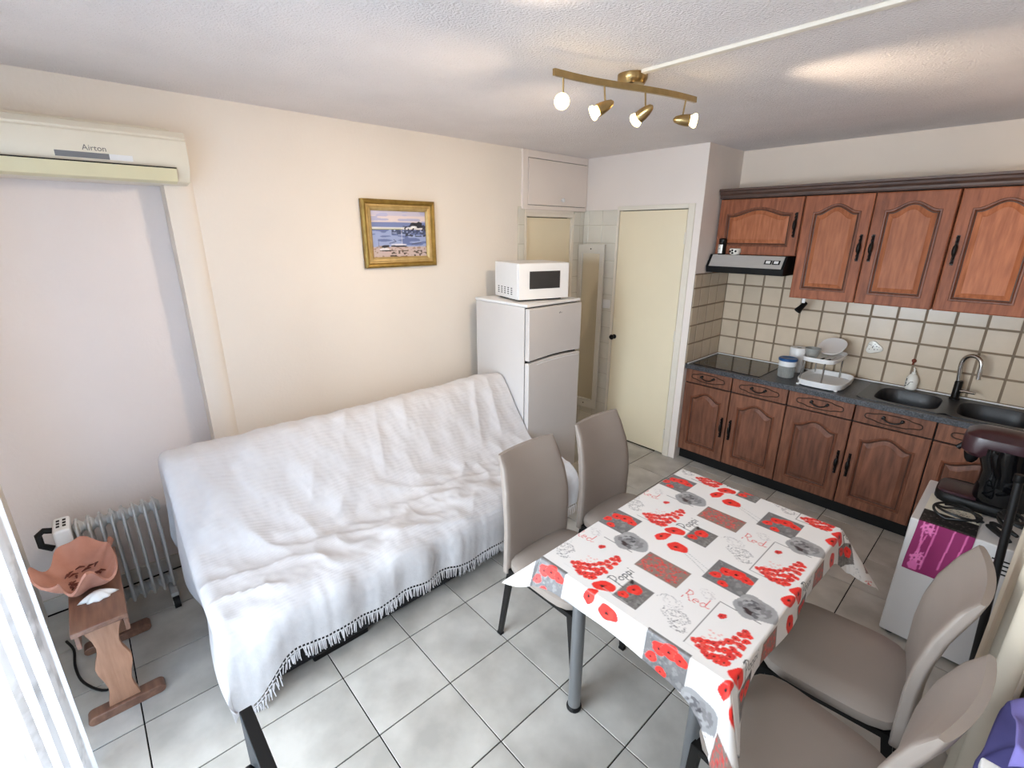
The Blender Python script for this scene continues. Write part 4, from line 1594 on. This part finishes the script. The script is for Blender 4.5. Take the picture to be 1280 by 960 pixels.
# sketch of a rose in fine grey strokes
def scribble(cx, cy, r0, n, c, wd=.0012, seed=0):
    q = random.Random(seed)
    for k in range(n):
        rr = r0 * q.uniform(.15, 1.0)
        a0, a1 = q.uniform(0, 2 * PI), q.uniform(.8, 2.6)
        ox, oy = q.uniform(-.25, .25) * r0, q.uniform(-.25, .25) * r0
        R.line([(cx + ox + rr * math.cos(a0 + a1 * t / 7) * (1 + .12 * math.sin(t * 2 + k)), cy + oy + rr * .75 * math.sin(a0 + a1 * t / 7)) for t in range(8)], wd, c, .75)


scribble(.130, -.405, .042, 22, (.52, .50, .50), seed=3)
scribble(.085, -.365, .036, 14, (.66, .64, .64), seed=5)
scribble(.158, -.245, .030, 12, (.74, .71, .71), seed=8)
scribble(.155, -.432, .034, 12, (.46, .44, .44), seed=6)
# framed bouquet: box outline and a sweep of small poppies
R.line([(.197, -.480), (.197, -.243), (.325, -.243)], .0018, (.45, .43, .42))
R.line([(.197, -.480), (.315, -.480)], .0018, (.45, .43, .42))
bq = [(.215, -.452), (.232, -.440), (.246, -.428), (.262, -.420), (.276, -.402), (.288, -.380), (.297, -.355), (.303, -.330), (.240, -.462), (.258, -.470), (.262, -.445), (.280, -.432), (.296, -.420), (.309, -.400), (.318, -.372), (.322, -.345), (.284, -.462), (.300, -.448), (.314, -.430), (.270, -.475), (.295, -.474), (.230, -.300), (.320, -.318), (.306, -.308), (.312, -.462), (.250, -.452), (.324, -.405)]
for k, (x, y) in enumerate(bq):
    poppy(x, y, rn.uniform(.0115, .0165), rn.uniform(-.6, 1.2), None, rn.choice([RED, (.90, .27, .24), (.85, .20, .20)]))
for k in range(34):
    x, y = .225 + .09 * rn.random(), -.472 + .10 * rn.random()
    R.ell(x, y, .004, .003, rn.random() * 3, (.95, .55, .50), .3, k, .5)
# large grey rose
gx, gy = .288, -.193
R.ell(gx, gy, .066, .056, .2, (.64, .63, .63), .14, 2.0)
for k in range(16):
    t = k * 2.4
    rr = .048 * (1 - k / 18)
    R.ell(gx - .006 + rr * .75 * math.cos(t), gy + rr * .6 * math.sin(t), .026 - .0009 * k, .015, t + 1.2, [(.50, .49, .49), (.70, .69, .69), (.38, .37, .38), (.57, .56, .56)][k % 4], .25, k, .85)
R.ell(gx - .012, gy - .026, .017, .009, -.5, (.24, .18, .19), .3, 4)
R.ell(gx + .004, gy + .008, .010, .006, .8, (.30, .29, .30), .3, 5)
# small grey square with two poppies
R.rect(-.058, .033, -.479, -.369, (.47, .45, .44))
speckle(-.058, .033, -.479, -.369, [(.38, .37, .36), (.56, .55, .53)], 60, .003, .008)
poppy(-.020, -.405, .026, .8, .023)
poppy(-.034, -.450, .019, .3, .015)
R.ell(-.047, -.380, .006, .010, .4, DRK, .3, 3)
# trio of loose poppies with stems
R.line([(-.035, -.090), (.04, -.120), (.10, -.150)], .0014, (.62, .62, .60))
R.line([(-.030, -.080), (.03, -.100), (.10, -.125)], .0014, (.68, .68, .66))
poppy(-.100, .000, .040, .55, .024)
poppy(-.116, -.068, .036, 1.25, .020)
poppy(-.040, -.088, .038, .25, .028)
# fine box lines
R.line([(-.100, -.010), (.0, -.010)], .0012, (.75, .73, .72))


def letters(strokes, ox, oy, du, dv, size, wd, c):
    """strokes in letter space; du = baseline direction, dv = up"""
    for st_ in strokes:
        R.line([(ox + size * (u * du[0] + v * dv[0]), oy + size * (u * du[1] + v * dv[1])) for u, v in st_], wd, c)


def arc(cx, cy, rx, ry, a0, a1, n=9):
    return [(cx + rx * math.cos(a0 + (a1 - a0) * k / (n - 1)), cy + ry * math.sin(a0 + (a1 - a0) * k / (n - 1))) for k in range(n)]


poppi = [[(.30, -.75), (.22, 1.0)], arc(.30, .62, .40, .42, 2.3, -1.75), arc(1.05, .15, .22, .26, 0, 2 * PI),
         [(1.48, .42), (1.42, -.45)], arc(1.62, .18, .20, .24, 2.6, -2.6), [(2.05, .48), (1.98, -.42)], arc(2.20, .22, .20, .24, 2.6, -2.6), [(2.62, .45), (2.60, .05), (2.70, .0)], [(2.62, .72), (2.63, .78)]]
letters(poppi, -.083, -.430, (.12, .99), (-.99, .12), .037, .0032, (.10, .10, .11))
redw = [[(.10, -.3), (.18, .95)], arc(.22, .66, .36, .32, 1.9, -1.5), [(.3, .36), (.72, -.25), (.9, -.2)], arc(1.12, .06, .22, .24, 0, 5.2), [(.95, .05), (1.34, .1)], arc(1.75, .05, .22, .24, .6, 5.6), [(1.97, .95), (1.93, .0), (2.15, -.12), (2.3, 0)]]
letters(redw, .098, -.305, (.985, .05), (.0, 1.0), .040, .0024, (.86, .30, .28))

# geometry: flat top plus a hanging skirt of varying depth, bent over the table edge
tcx, tcy = 2.315, -2.03
fine = .0033
ver, uvs, fac = [], [], []


def addgrid(P, UV):
    nu, nv = P.shape[:2]
    o = len(ver)
    ver.extend(map(tuple, P.reshape(-1, 3)))
    uvs.extend(map(tuple, UV.reshape(-1, 2)))
    idx = np.arange(nu * nv).reshape(nu, nv) + o
    fac.extend(zip(idx[:-1, :-1].ravel().tolist(), idx[1:, :-1].ravel().tolist(), idx[1:, 1:].ravel().tolist(), idx[:-1, 1:].ravel().tolist()))


nx_, ny_ = int((TX1 - TX0) / fine), int((TYB - TYA) / fine)
gx_, gy_ = np.meshgrid(np.linspace(TX0, TX1, nx_), np.linspace(TYA, TYB, ny_), indexing='ij')
addgrid(np.stack([gx_, gy_, np.full_like(gx_, TZT + .0015)], -1), np.stack([gx_ - tcx, gy_ - tcy], -1))
# perimeter, counter clockwise from the near left corner; corners turn on a point
per = []
corners = [(TX0, TYA), (TX1, TYA), (TX1, TYB), (TX0, TYB)]
lens = [TX1 - TX0, TYB - TYA, TX1 - TX0, TYB - TYA]
# side hang at both ends, corner hang, outward flare at the corner
hang_c = [.195, .43, .36, .24]
flare_c = [.80, .30, .50, .5]
side_h = [(.085, .125), (.105, .095), (.10, .11), (.10, .085)]
ncorn = 56
for k in range(4):
    (xa, ya), (xb, yb) = corners[k], corners[(k + 1) % 4]
    n = int(lens[k] / fine)
    na = -PI / 2 + k * PI / 2
    for i in range(n):
        t = i / n
        h = side_h[k][0] * (1 - t) + side_h[k][1] * t
        e0, e1 = t * lens[k], (1 - t) * lens[k]
        b0 = math.exp(-(e0 / .06) ** 1.3)
        b1 = math.exp(-(e1 / .06) ** 1.3)
        hh = h + (hang_c[k] * .62 - h) * b0 * .75 + (hang_c[(k + 1) % 4] * .62 - h) * b1 * .75
        fl_ = .10 + .05 * math.sin(t * lens[k] * 16 + k) + flare_c[k] * .35 * b0 + flare_c[(k + 1) % 4] * .35 * b1
        per.append((xa + (xb - xa) * t, ya + (yb - ya) * t, na, hh, fl_))
    c = (k + 1) % 4
    for i in range(ncorn):
        t = i / ncorn
        q = 1 - abs(2 * t - 1)
        h0 = side_h[k][1] + (hang_c[c] * .62 - side_h[k][1]) * .75
        h1 = side_h[c][0] + (hang_c[c] * .62 - side_h[c][0]) * .75
        hb = h0 * (1 - t) + h1 * t
        hh = hb + (hang_c[c] - hb) * q ** 1.6
        fl_ = .10 + flare_c[c] * (.35 + .65 * sm(0, 1, q))
        per.append((xb, yb, na + t * PI / 2, hh, fl_))
NP, NK = len(per), 62
PA = np.zeros((NP + 1, NK, 3))
UVA = np.zeros((NP + 1, NK, 2))
rb_ = .008
for i in range(NP + 1):
    x, y, a, hh, fl_ = per[i % NP]
    nx2, ny2 = math.cos(a), math.sin(a)
    s_ = np.linspace(0, 1, NK) * hh
    th2 = np.minimum(s_ / rb_, PI / 2 - fl_)
    ds = np.diff(s_, prepend=0)
    o_ = np.cumsum(np.cos(th2) * ds)
    z_ = TZT + .0015 - np.cumsum(np.sin(th2) * ds)
    rip = .004 * np.sin(i * .035) * (s_ / .1)
    PA[i, :, 0] = x + nx2 * (o_ + rip)
    PA[i, :, 1] = y + ny2 * (o_ + rip)
    PA[i, :, 2] = z_
    UVA[i, :, 0] = x - tcx + nx2 * s_
    UVA[i, :, 1] = y - tcy + ny2 * s_
addgrid(PA[::-1], UVA[::-1])
me = bpy.data.meshes.new('tablecloth')
va = np.array(ver)
offt = np.array((tcx, tcy, TZT))
me.from_pydata((va - offt).tolist(), [], fac)
me.shade_smooth()
M_cloth = attr_mat('poppy_printed_oilcloth', .42)
me.materials.append(M_cloth)
to = bpy.data.objects.new('tablecloth', me)
COL.objects.link(to)
to.location = offt
OFF[to.name] = Vector(offt)
uva = np.array(uvs)
set_print(to, R.sample(uva[:, 0], uva[:, 1]))
tag(to, 'white wipe clean tablecloth printed with red poppies, grey roses and script, on the dining table', 'tablecloth')
# white unprinted reverse: second material seen from below
nt = M_cloth.node_tree
geo = nt.nodes.new('ShaderNodeNewGeometry')
mxc = nt.nodes.new('ShaderNodeMix')
mxc.data_type = 'RGBA'
bsdf = nt.nodes['Principled BSDF']
src = bsdf.inputs['Base Color'].links[0].from_socket
nt.links.new(geo.outputs['Backfacing'], mxc.inputs['Factor'])
nt.links.new(src, mxc.inputs['A'])
mxc.inputs['B'].default_value = (.80, .78, .76, 1)
nt.links.new(mxc.outputs['Result'], bsdf.inputs['Base Color'])

# ------------------------------------------------------------------ ceiling spotlight bar
lt = thing('ceiling_spotlight', 'brass ceiling light with four swivelling spots on a wavy bar', 'ceiling light', (1.68, -1.80, H))
obj('ceiling_rose', MB().revolve([(.062, 0), (.062, .018), (.056, .030), (.050, .038), (0, .040)], (1.635, -1.715, H - .0005), (0, 0, -1), n=28), M_brass, lt, smooth=True)
obj('stem', MB().cyl((1.635, -1.715, H - .038), (1.680, -1.80, 2.452), .007, n=10), M_brass, lt, smooth=True)
A_, B2 = Vector((1.626, -2.185, 2.448)), Vector((1.802, -1.480, 2.442))
d_ = (B2 - A_).normalized()
sd = d_.cross(Vector((0, 0, 1)))
bar = [A_.lerp(B2, t) + sd * (-.030 * math.sin(2 * PI * t)) * 1.0 + Vector((0, 0, .006 * math.sin(2 * PI * t))) for t in np.linspace(0, 1, 30)]
bm_ = MB()
L = []
for i, p in enumerate(bar):
    t_ = (bar[min(i + 1, 29)] - bar[max(i - 1, 0)]).normalized()
    s2 = t_.cross(Vector((0, 0, 1))).normalized()
    u_ = s2.cross(t_)
    L.append([p + s2 * a + u_ * b_ for a, b_ in ((-.006, -.011), (.006, -.011), (.006, .011), (-.006, .011))])
bm_.loops(L, cap0=True)
obj('bar', bm_, M_brass, lt)
heads = [(.075, Vector((.60, -.75, -.30))), (.36, Vector((-.62, -.70, -.48))), (.62, Vector((-.90, .05, -.45))), (.925, Vector((.74, .62, -.08)))]
for k, (t, dr_) in enumerate(heads):
    p = bar[int(t * 29)]
    dr_ = dr_.normalized()
    hc = Vector((p.x, p.y, p.z - .085))
    sp = obj('spot_head', MB().revolve([(.004, -.045), (.012, -.038), (.019, -.018), (.023, .005), (.024, .022), (.020, .023)], hc, dr_, n=20), M_brass, lt, smooth=True)
    obj('spot_stem', MB().cyl((p.x, p.y, p.z - .005), hc - dr_ * .008 + Vector((0, 0, .012)), .0035, n=8), M_brass, sp, smooth=True)
    obj('bulb', MB().revolve([(.018, .018), (.0195, .030), (.026, .038), (.0275, .046), (.025, .050), (0, .051)], hc, dr_, n=20), M_bulb, sp, smooth=True)
    ld = bpy.data.lights.new('spot_bulb_light', 'SPOT')
    ld.energy = (50, 38, 38, 56)[k]
    ld.color = (1.0, .80, .58)
    ld.spot_size = math.radians((105, 125, 125, 70)[k])
    ld.spot_blend = 1.0
    ld.shadow_soft_size = .02
    lo = bpy.data.objects.new('spot_bulb_light', ld)
    COL.objects.link(lo)
    lo.location = hc + dr_ * .056
    lo.rotation_euler = dr_.to_track_quat('-Z', 'Y').to_euler()

# ------------------------------------------------------------------ white chest, runner cloth, coffee machine
cx0, cx1, cy0, cy1, cht = 2.822, 3.20, -.985, -.455, .652
cs = thing('white_chest', 'low white appliance with vent slots against the right wall', 'appliance', (3.0, -.72, 0))
obj('casing', MB().box(cx0, cx1, cy0, cy1, .02, cht), M_enamel, cs, bev=.008)
for x in (cx0 + .04, cx1 - .04):
    for y in (cy0 + .04, cy1 - .04):
        obj('foot', MB().cyl((x, y, 0), (x, y, .0205), .018, n=10), M_black, cs)
vm = MB()
for k in range(4):
    z = .592 - k * .020
    vm.box(3.105 + .006 * k, 3.178, cy0 - .0015, cy0 - .0005, z - .0035, z + .0035)
obj('vent_slot', vm, M_gap, cs)

rw, rh = .19, .62
RC = Ras(rh + .3, rw, .0015, (.90, .87, .80))
# s runs from the hanging end (0) up the front (0.26) and back over the top
RC.rect(0, .268, 0, rw, (.55, .13, .36))
for yv, s0, s1 in ((.062, .02, .26), (.118, .05, .26), (.160, .10, .26)):
    RC.line([(s0, yv), (s1, yv + .006)], .006, (.85, .42, .64))
RC.line([(.03, .045), (.26, .020)], .007, (.88, .45, .68))
RC.line([(.02, .020), (.20, .042)], .005, (.86, .42, .64))
for s_c, y_c in ((.245, .045), (.235, .03), (.22, .05), (.09, .045), (.07, .03), (.055, .05)):
    for a in range(5):
        RC.ell(s_c + .012 * math.cos(a * 1.3 + s_c * 30), y_c + .010 * math.sin(a * 1.3 + s_c * 30), .012, .004, a * 1.3, (.90, .48, .70), .2, a)
RC.ell(.03, .035, .024, .018, 0, (.86, .42, .66), .2, 1)
RC.rect(.262, .392, 0, rw, (.07, .06, .06))
for k in range(60):
    RC.ell(.270 + .115 * random.random(), rw * random.random(), .005, .0022, random.random() * 3, (.30, .28, .27), .3, k)
for yk_ in range(9):
    RC.line([(.272, yk_ * .022), (.272, yk_ * .022 + .013)], .004, (.80, .77, .74))
    RC.line([(.330, yk_ * .022 + .008), (.334, yk_ * .022 + .02)], .003, (.55, .52, .50))
for k in range(9):
    y0 = random.random() * rw
    RC.line([(.41 + .010 * k + .012 * math.sin(t), y0 + .012 * t) for t in range(7)], .002, (.25, .22, .20))
rcm = MB()
NU, NV = 110, 70
rx0 = 2.852
fy = cy0 - .0035


def run_pt(u, v):
    s = u * .60
    x = rx0 + v * rw - .012 * sm(.27, .0, s)
    if s < .26:
        z = cht + .004 - (.262 - s)
        return (x, fy - .002 * math.sin(v * 9), z)
    q = min((s - .26) / .010, 1.0)
    return (x, fy + .003 * q + (s - .26), cht + .0035 - .002 * (1 - q) + .0008)


rcm.grid(NU, NV, run_pt)
ro = obj('runner_cloth', rcm, attr_mat('printed_runner', .55), smooth=True, recalc=False)
uu, vv = np.meshgrid(np.linspace(0, 1, NU), np.linspace(0, 1, NV), indexing='ij')
set_print(ro, RC.sample(uu.ravel() * .60, vv.ravel() * rw))
tag(ro, 'purple and black printed cloth draped over the front of the white chest', 'cloth')

cf = thing('coffee_machine', 'black coffee machine with a dark maroon top on the white chest', 'coffee machine', (3.02, -.62, cht + .004))
zb = cht + .006
obj('base', MB().loops([[(p[0], p[1], z) for p in rrect(3.01, -.60, .150 * s, .125 * s, .05, 40)] for s, z in ((.97, zb), (1, zb + .006), (1, zb + .035), (.95, zb + .045), (.80, zb + .046))], cap0=True), M_black, cf, smooth=True)
obj('drip_tray', MB().loops([[(p[0], p[1], z) for p in rrect(2.945, -.62, .078 * s, .085 * s, .05, 40)] for s, z in ((1, zb + .046), (1, zb + .058), (.9, zb + .06))], cap0=True), M_maroon, cf, smooth=True)
obj('body', MB().loops([[(p[0] - (.02 if z > zb + .25 else 0), p[1], z) for p in rrect(3.085, -.60, .100 * s, .115 * s, .05, 40)] for s, z in ((.95, zb + .046), (1, zb + .07), (.98, zb + .20), (1.02, zb + .27), (1.02, zb + .31))], cap0=True), M_blackgl, cf, smooth=True)
obj('brew_head', MB().loops([[(p[0], p[1], z) for p in rrect(3.035, -.60, .135 * s, .110 * s, .05, 40)] for s, z in ((.85, zb + .255), (1, zb + .275), (1, zb + .325), (.96, zb + .350), (.7, zb + .372), (.3, zb + .378))], cap0=True), M_maroon, cf, smooth=True)
obj('spout', MB().revolve([(.028, 0), (.030, .02), (.022, .05), (.012, .065), (0, .066)], (2.945, -.62, zb + .265), (0, 0, -1)), M_black, cf, smooth=True)
obj('lever', MB().tube([(2.945, -.64, zb + .29), (2.905, -.65, zb + .285), (2.892, -.65, zb + .265)], .012, n=8), M_black, cf, smooth=True)
pts = []
for k in range(70):
    t = k / 69
    pts.append((2.955 + .078 * math.cos(t * 15) + .02 * t, -.852 + .062 * math.sin(t * 15 + .4 * math.sin(t * 9)) - .02 * t, zb + .010 + .034 * abs(math.sin(t * 11))))
tag(obj('power_cord', MB().tube(pts, .0055, n=7), M_cord, smooth=True), 'coiled black power cord lying on the white chest in front of the coffee machine', 'cord')
pts = []
for k in range(90):
    t = k / 89
    pts.append((3.115 + .035 * math.cos(t * 31) + .015 * math.sin(t * 5), -.86 + .05 * math.sin(t * 29) - .06 * t, zb + .016 + .11 * (1 - t) * abs(math.sin(t * 3.3 + .4))))
tag(obj('cord_bundle', MB().tube(pts, .008, n=7), M_cord, smooth=True), 'thick tangled bundle of black cable at the right end of the white chest', 'cord')

pole = MB().cyl((3.163, -1.115, .003), (3.098, -1.085, 1.0), .014, n=12)
po = thing('leaning_pole', 'straight black pole leaning beside the white chest in front of the cream curtain', 'pole', (3.163, -1.115, 0))
obj('shaft', pole, M_cord, po, smooth=True)
obj('end_cap', MB().revolve([(.016, 0), (.018, .004), (.016, .03), (0, .032)], (3.0978, -1.085, .985), (-.065, .03, .997), n=12), M_black, po, smooth=True)

# cream curtain along the right wall
cu = MB().grid(160, 12, lambda u, v: (3.158 + .018 * math.sin(u * 26) + .008 * math.sin(u * 57 + 1) + .008 * (1 - v) * math.sin(u * 15), -2.13 + u * .96, .02 + v * 1.95))
tag(obj('cream_curtain', cu, M_curt, smooth=True, solid=.002), 'cream curtain hanging in folds at the right edge behind the black pole', 'curtain')
# white box and lilac cloth in the bottom right corner
wbx = thing('white_box', 'white box at the bottom right corner, partly under the lilac cloth', 'box', (3.18, -2.74, 0))
obj('box_body', MB().box(3.114, 3.262, -2.95, -2.535, 0, .925), M_white, wbx, bev=.004)
obj('box_lid', MB().box(3.109, 3.265, -2.955, -2.530, .926, .95), M_white, wbx, bev=.004)


def lilac(u, v):
    x = 3.142 + v * .118
    q = u * .62
    if q < .08:
        y, z = -2.535 + q * .3, .957 + .018 * math.sin(q / .08 * PI / 2)
    else:
        t = (q - .08) / .54
        y = -2.512 + .30 * math.sin(min(t * 1.3, 1) * PI / 2)
        z = .975 + .045 * math.sin(min(t * 2.2, 1) * PI) - .45 * t ** 1.7
    n_ = .022 * math.sin(u * 15 + v * 7) + .012 * noise.noise(Vector((x * 16, y * 12, z * 9)))
    return (x, y + .6 * n_ * sm(.1, .4, u), z + max(n_, -.004 if u < .13 else -1))


tag(obj('lilac_cloth', MB().grid(60, 30, lilac), M_lilac, smooth=True, solid=.004), 'crumpled lilac cloth hanging over the white box at the bottom right corner', 'cloth')

# ------------------------------------------------------------------ television seen from behind at the bottom edge
tv = thing('television', 'black flat television seen edge on at the bottom left, before the curtain', 'television', (2.50, -3.56, .46))
obj('panel', MB().box(2.118, 2.83, -3.553, -3.530, .60, 1.003), M_black, tv, bev=.002)
obj('screen', MB().box(2.125, 2.823, -3.530, -3.5285, .612, .990), M_blackgl, tv)
bk = [(-3.553, .64), (-3.600, .66), (-3.622, .72), (-3.622, .84), (-3.598, .91), (-3.553, .93)]
obj('rear_housing', MB().prism(bk, 2.165, 2.78, lambda u, v, d: (d, u, v)), M_black, tv, bev=.012)
obj('neck', MB().box(2.45, 2.53, -3.575, -3.554, .482, .64), M_black, tv)
obj('stand_base', MB().box(2.33, 2.65, -3.66, -3.47, .4605, .482), M_black, tv, bev=.005)
tvt = thing('television_stand', 'low dark cabinet under the television below the frame', 'cabinet', (2.5, -3.56, 0))
obj('cabinet_body', MB().box(2.2, 2.86, -3.74, -3.44, .0, .44), M_woodd, tvt, bev=.004)
obj('cabinet_top', MB().box(2.19, 2.87, -3.75, -3.43, .4405, .46), M_woodd, tvt, bev=.003)

# ------------------------------------------------------------------ lace curtain at the french window
ml = bpy.data.materials.new('white_lace')
ml.use_nodes = True
nt = ml.node_tree
nt.nodes.clear()
out = nt.nodes.new('ShaderNodeOutputMaterial')
tc = nt.nodes.new('ShaderNodeTexCoord')
vo_ = nt.nodes.new('ShaderNodeTexVoronoi')
vo_.inputs['Scale'].default_value = 7
nz = nt.nodes.new('ShaderNodeTexNoise')
nz.inputs['Scale'].default_value = 14
nz.inputs['Detail'].default_value = 3
nt.links.new(tc.outputs['Object'], vo_.inputs['Vector'])
nt.links.new(tc.outputs['Object'], nz.inputs['Vector'])
rp = nt.nodes.new('ShaderNodeValToRGB')
rp.color_ramp.elements[0].position = .25
rp.color_ramp.elements[0].color = (.22, .22, .22, 1)
rp.color_ramp.elements[1].position = .42
rp.color_ramp.elements[1].color = (.52, .52, .52, 1)
ad = nt.nodes.new('ShaderNodeMath')
ad.operation = 'MULTIPLY'
nt.links.new(vo_.outputs['Distance'], ad.inputs[0])
nt.links.new(nz.outputs[0], ad.inputs[1])
nt.links.new(ad.outputs[0], rp.inputs[0])
df = nt.nodes.new('ShaderNodeBsdfDiffuse')
df.inputs[0].default_value = (.88, .89, .92, 1)
tl = nt.nodes.new('ShaderNodeBsdfTranslucent')
tl.inputs[0].default_value = (.88, .90, .95, 1)
m1 = nt.nodes.new('ShaderNodeMixShader')
m1.inputs[0].default_value = .018
nt.links.new(df.outputs[0], m1.inputs[1])
nt.links.new(tl.outputs[0], m1.inputs[2])
tr = nt.nodes.new('ShaderNodeBsdfTransparent')
m2 = nt.nodes.new('ShaderNodeMixShader')
nt.links.new(rp.outputs[0], m2.inputs[0])
nt.links.new(m1.outputs[0], m2.inputs[1])
nt.links.new(tr.outputs[0], m2.inputs[2])
nt.links.new(m2.outputs[0], out.inputs[0])
lc = MB().grid(240, 24, lambda u, v: (1.035 + u * 1.83, -3.925 + .020 * math.sin(u * 60) * (.6 + .4 * v) + .008 * math.sin(u * 131 + v), .015 + v * 2.28))
tag(obj('lace_curtain', lc, ml, smooth=True), 'bright white lace curtain hanging at the left edge in front of the window', 'curtain')
tag(obj('curtain_rod', MB().cyl((.98, -3.945, 2.31), (2.95, -3.945, 2.31), .011, n=12), M_white, smooth=True), 'white curtain rod above the lace curtain outside the frame', 'curtain rod')
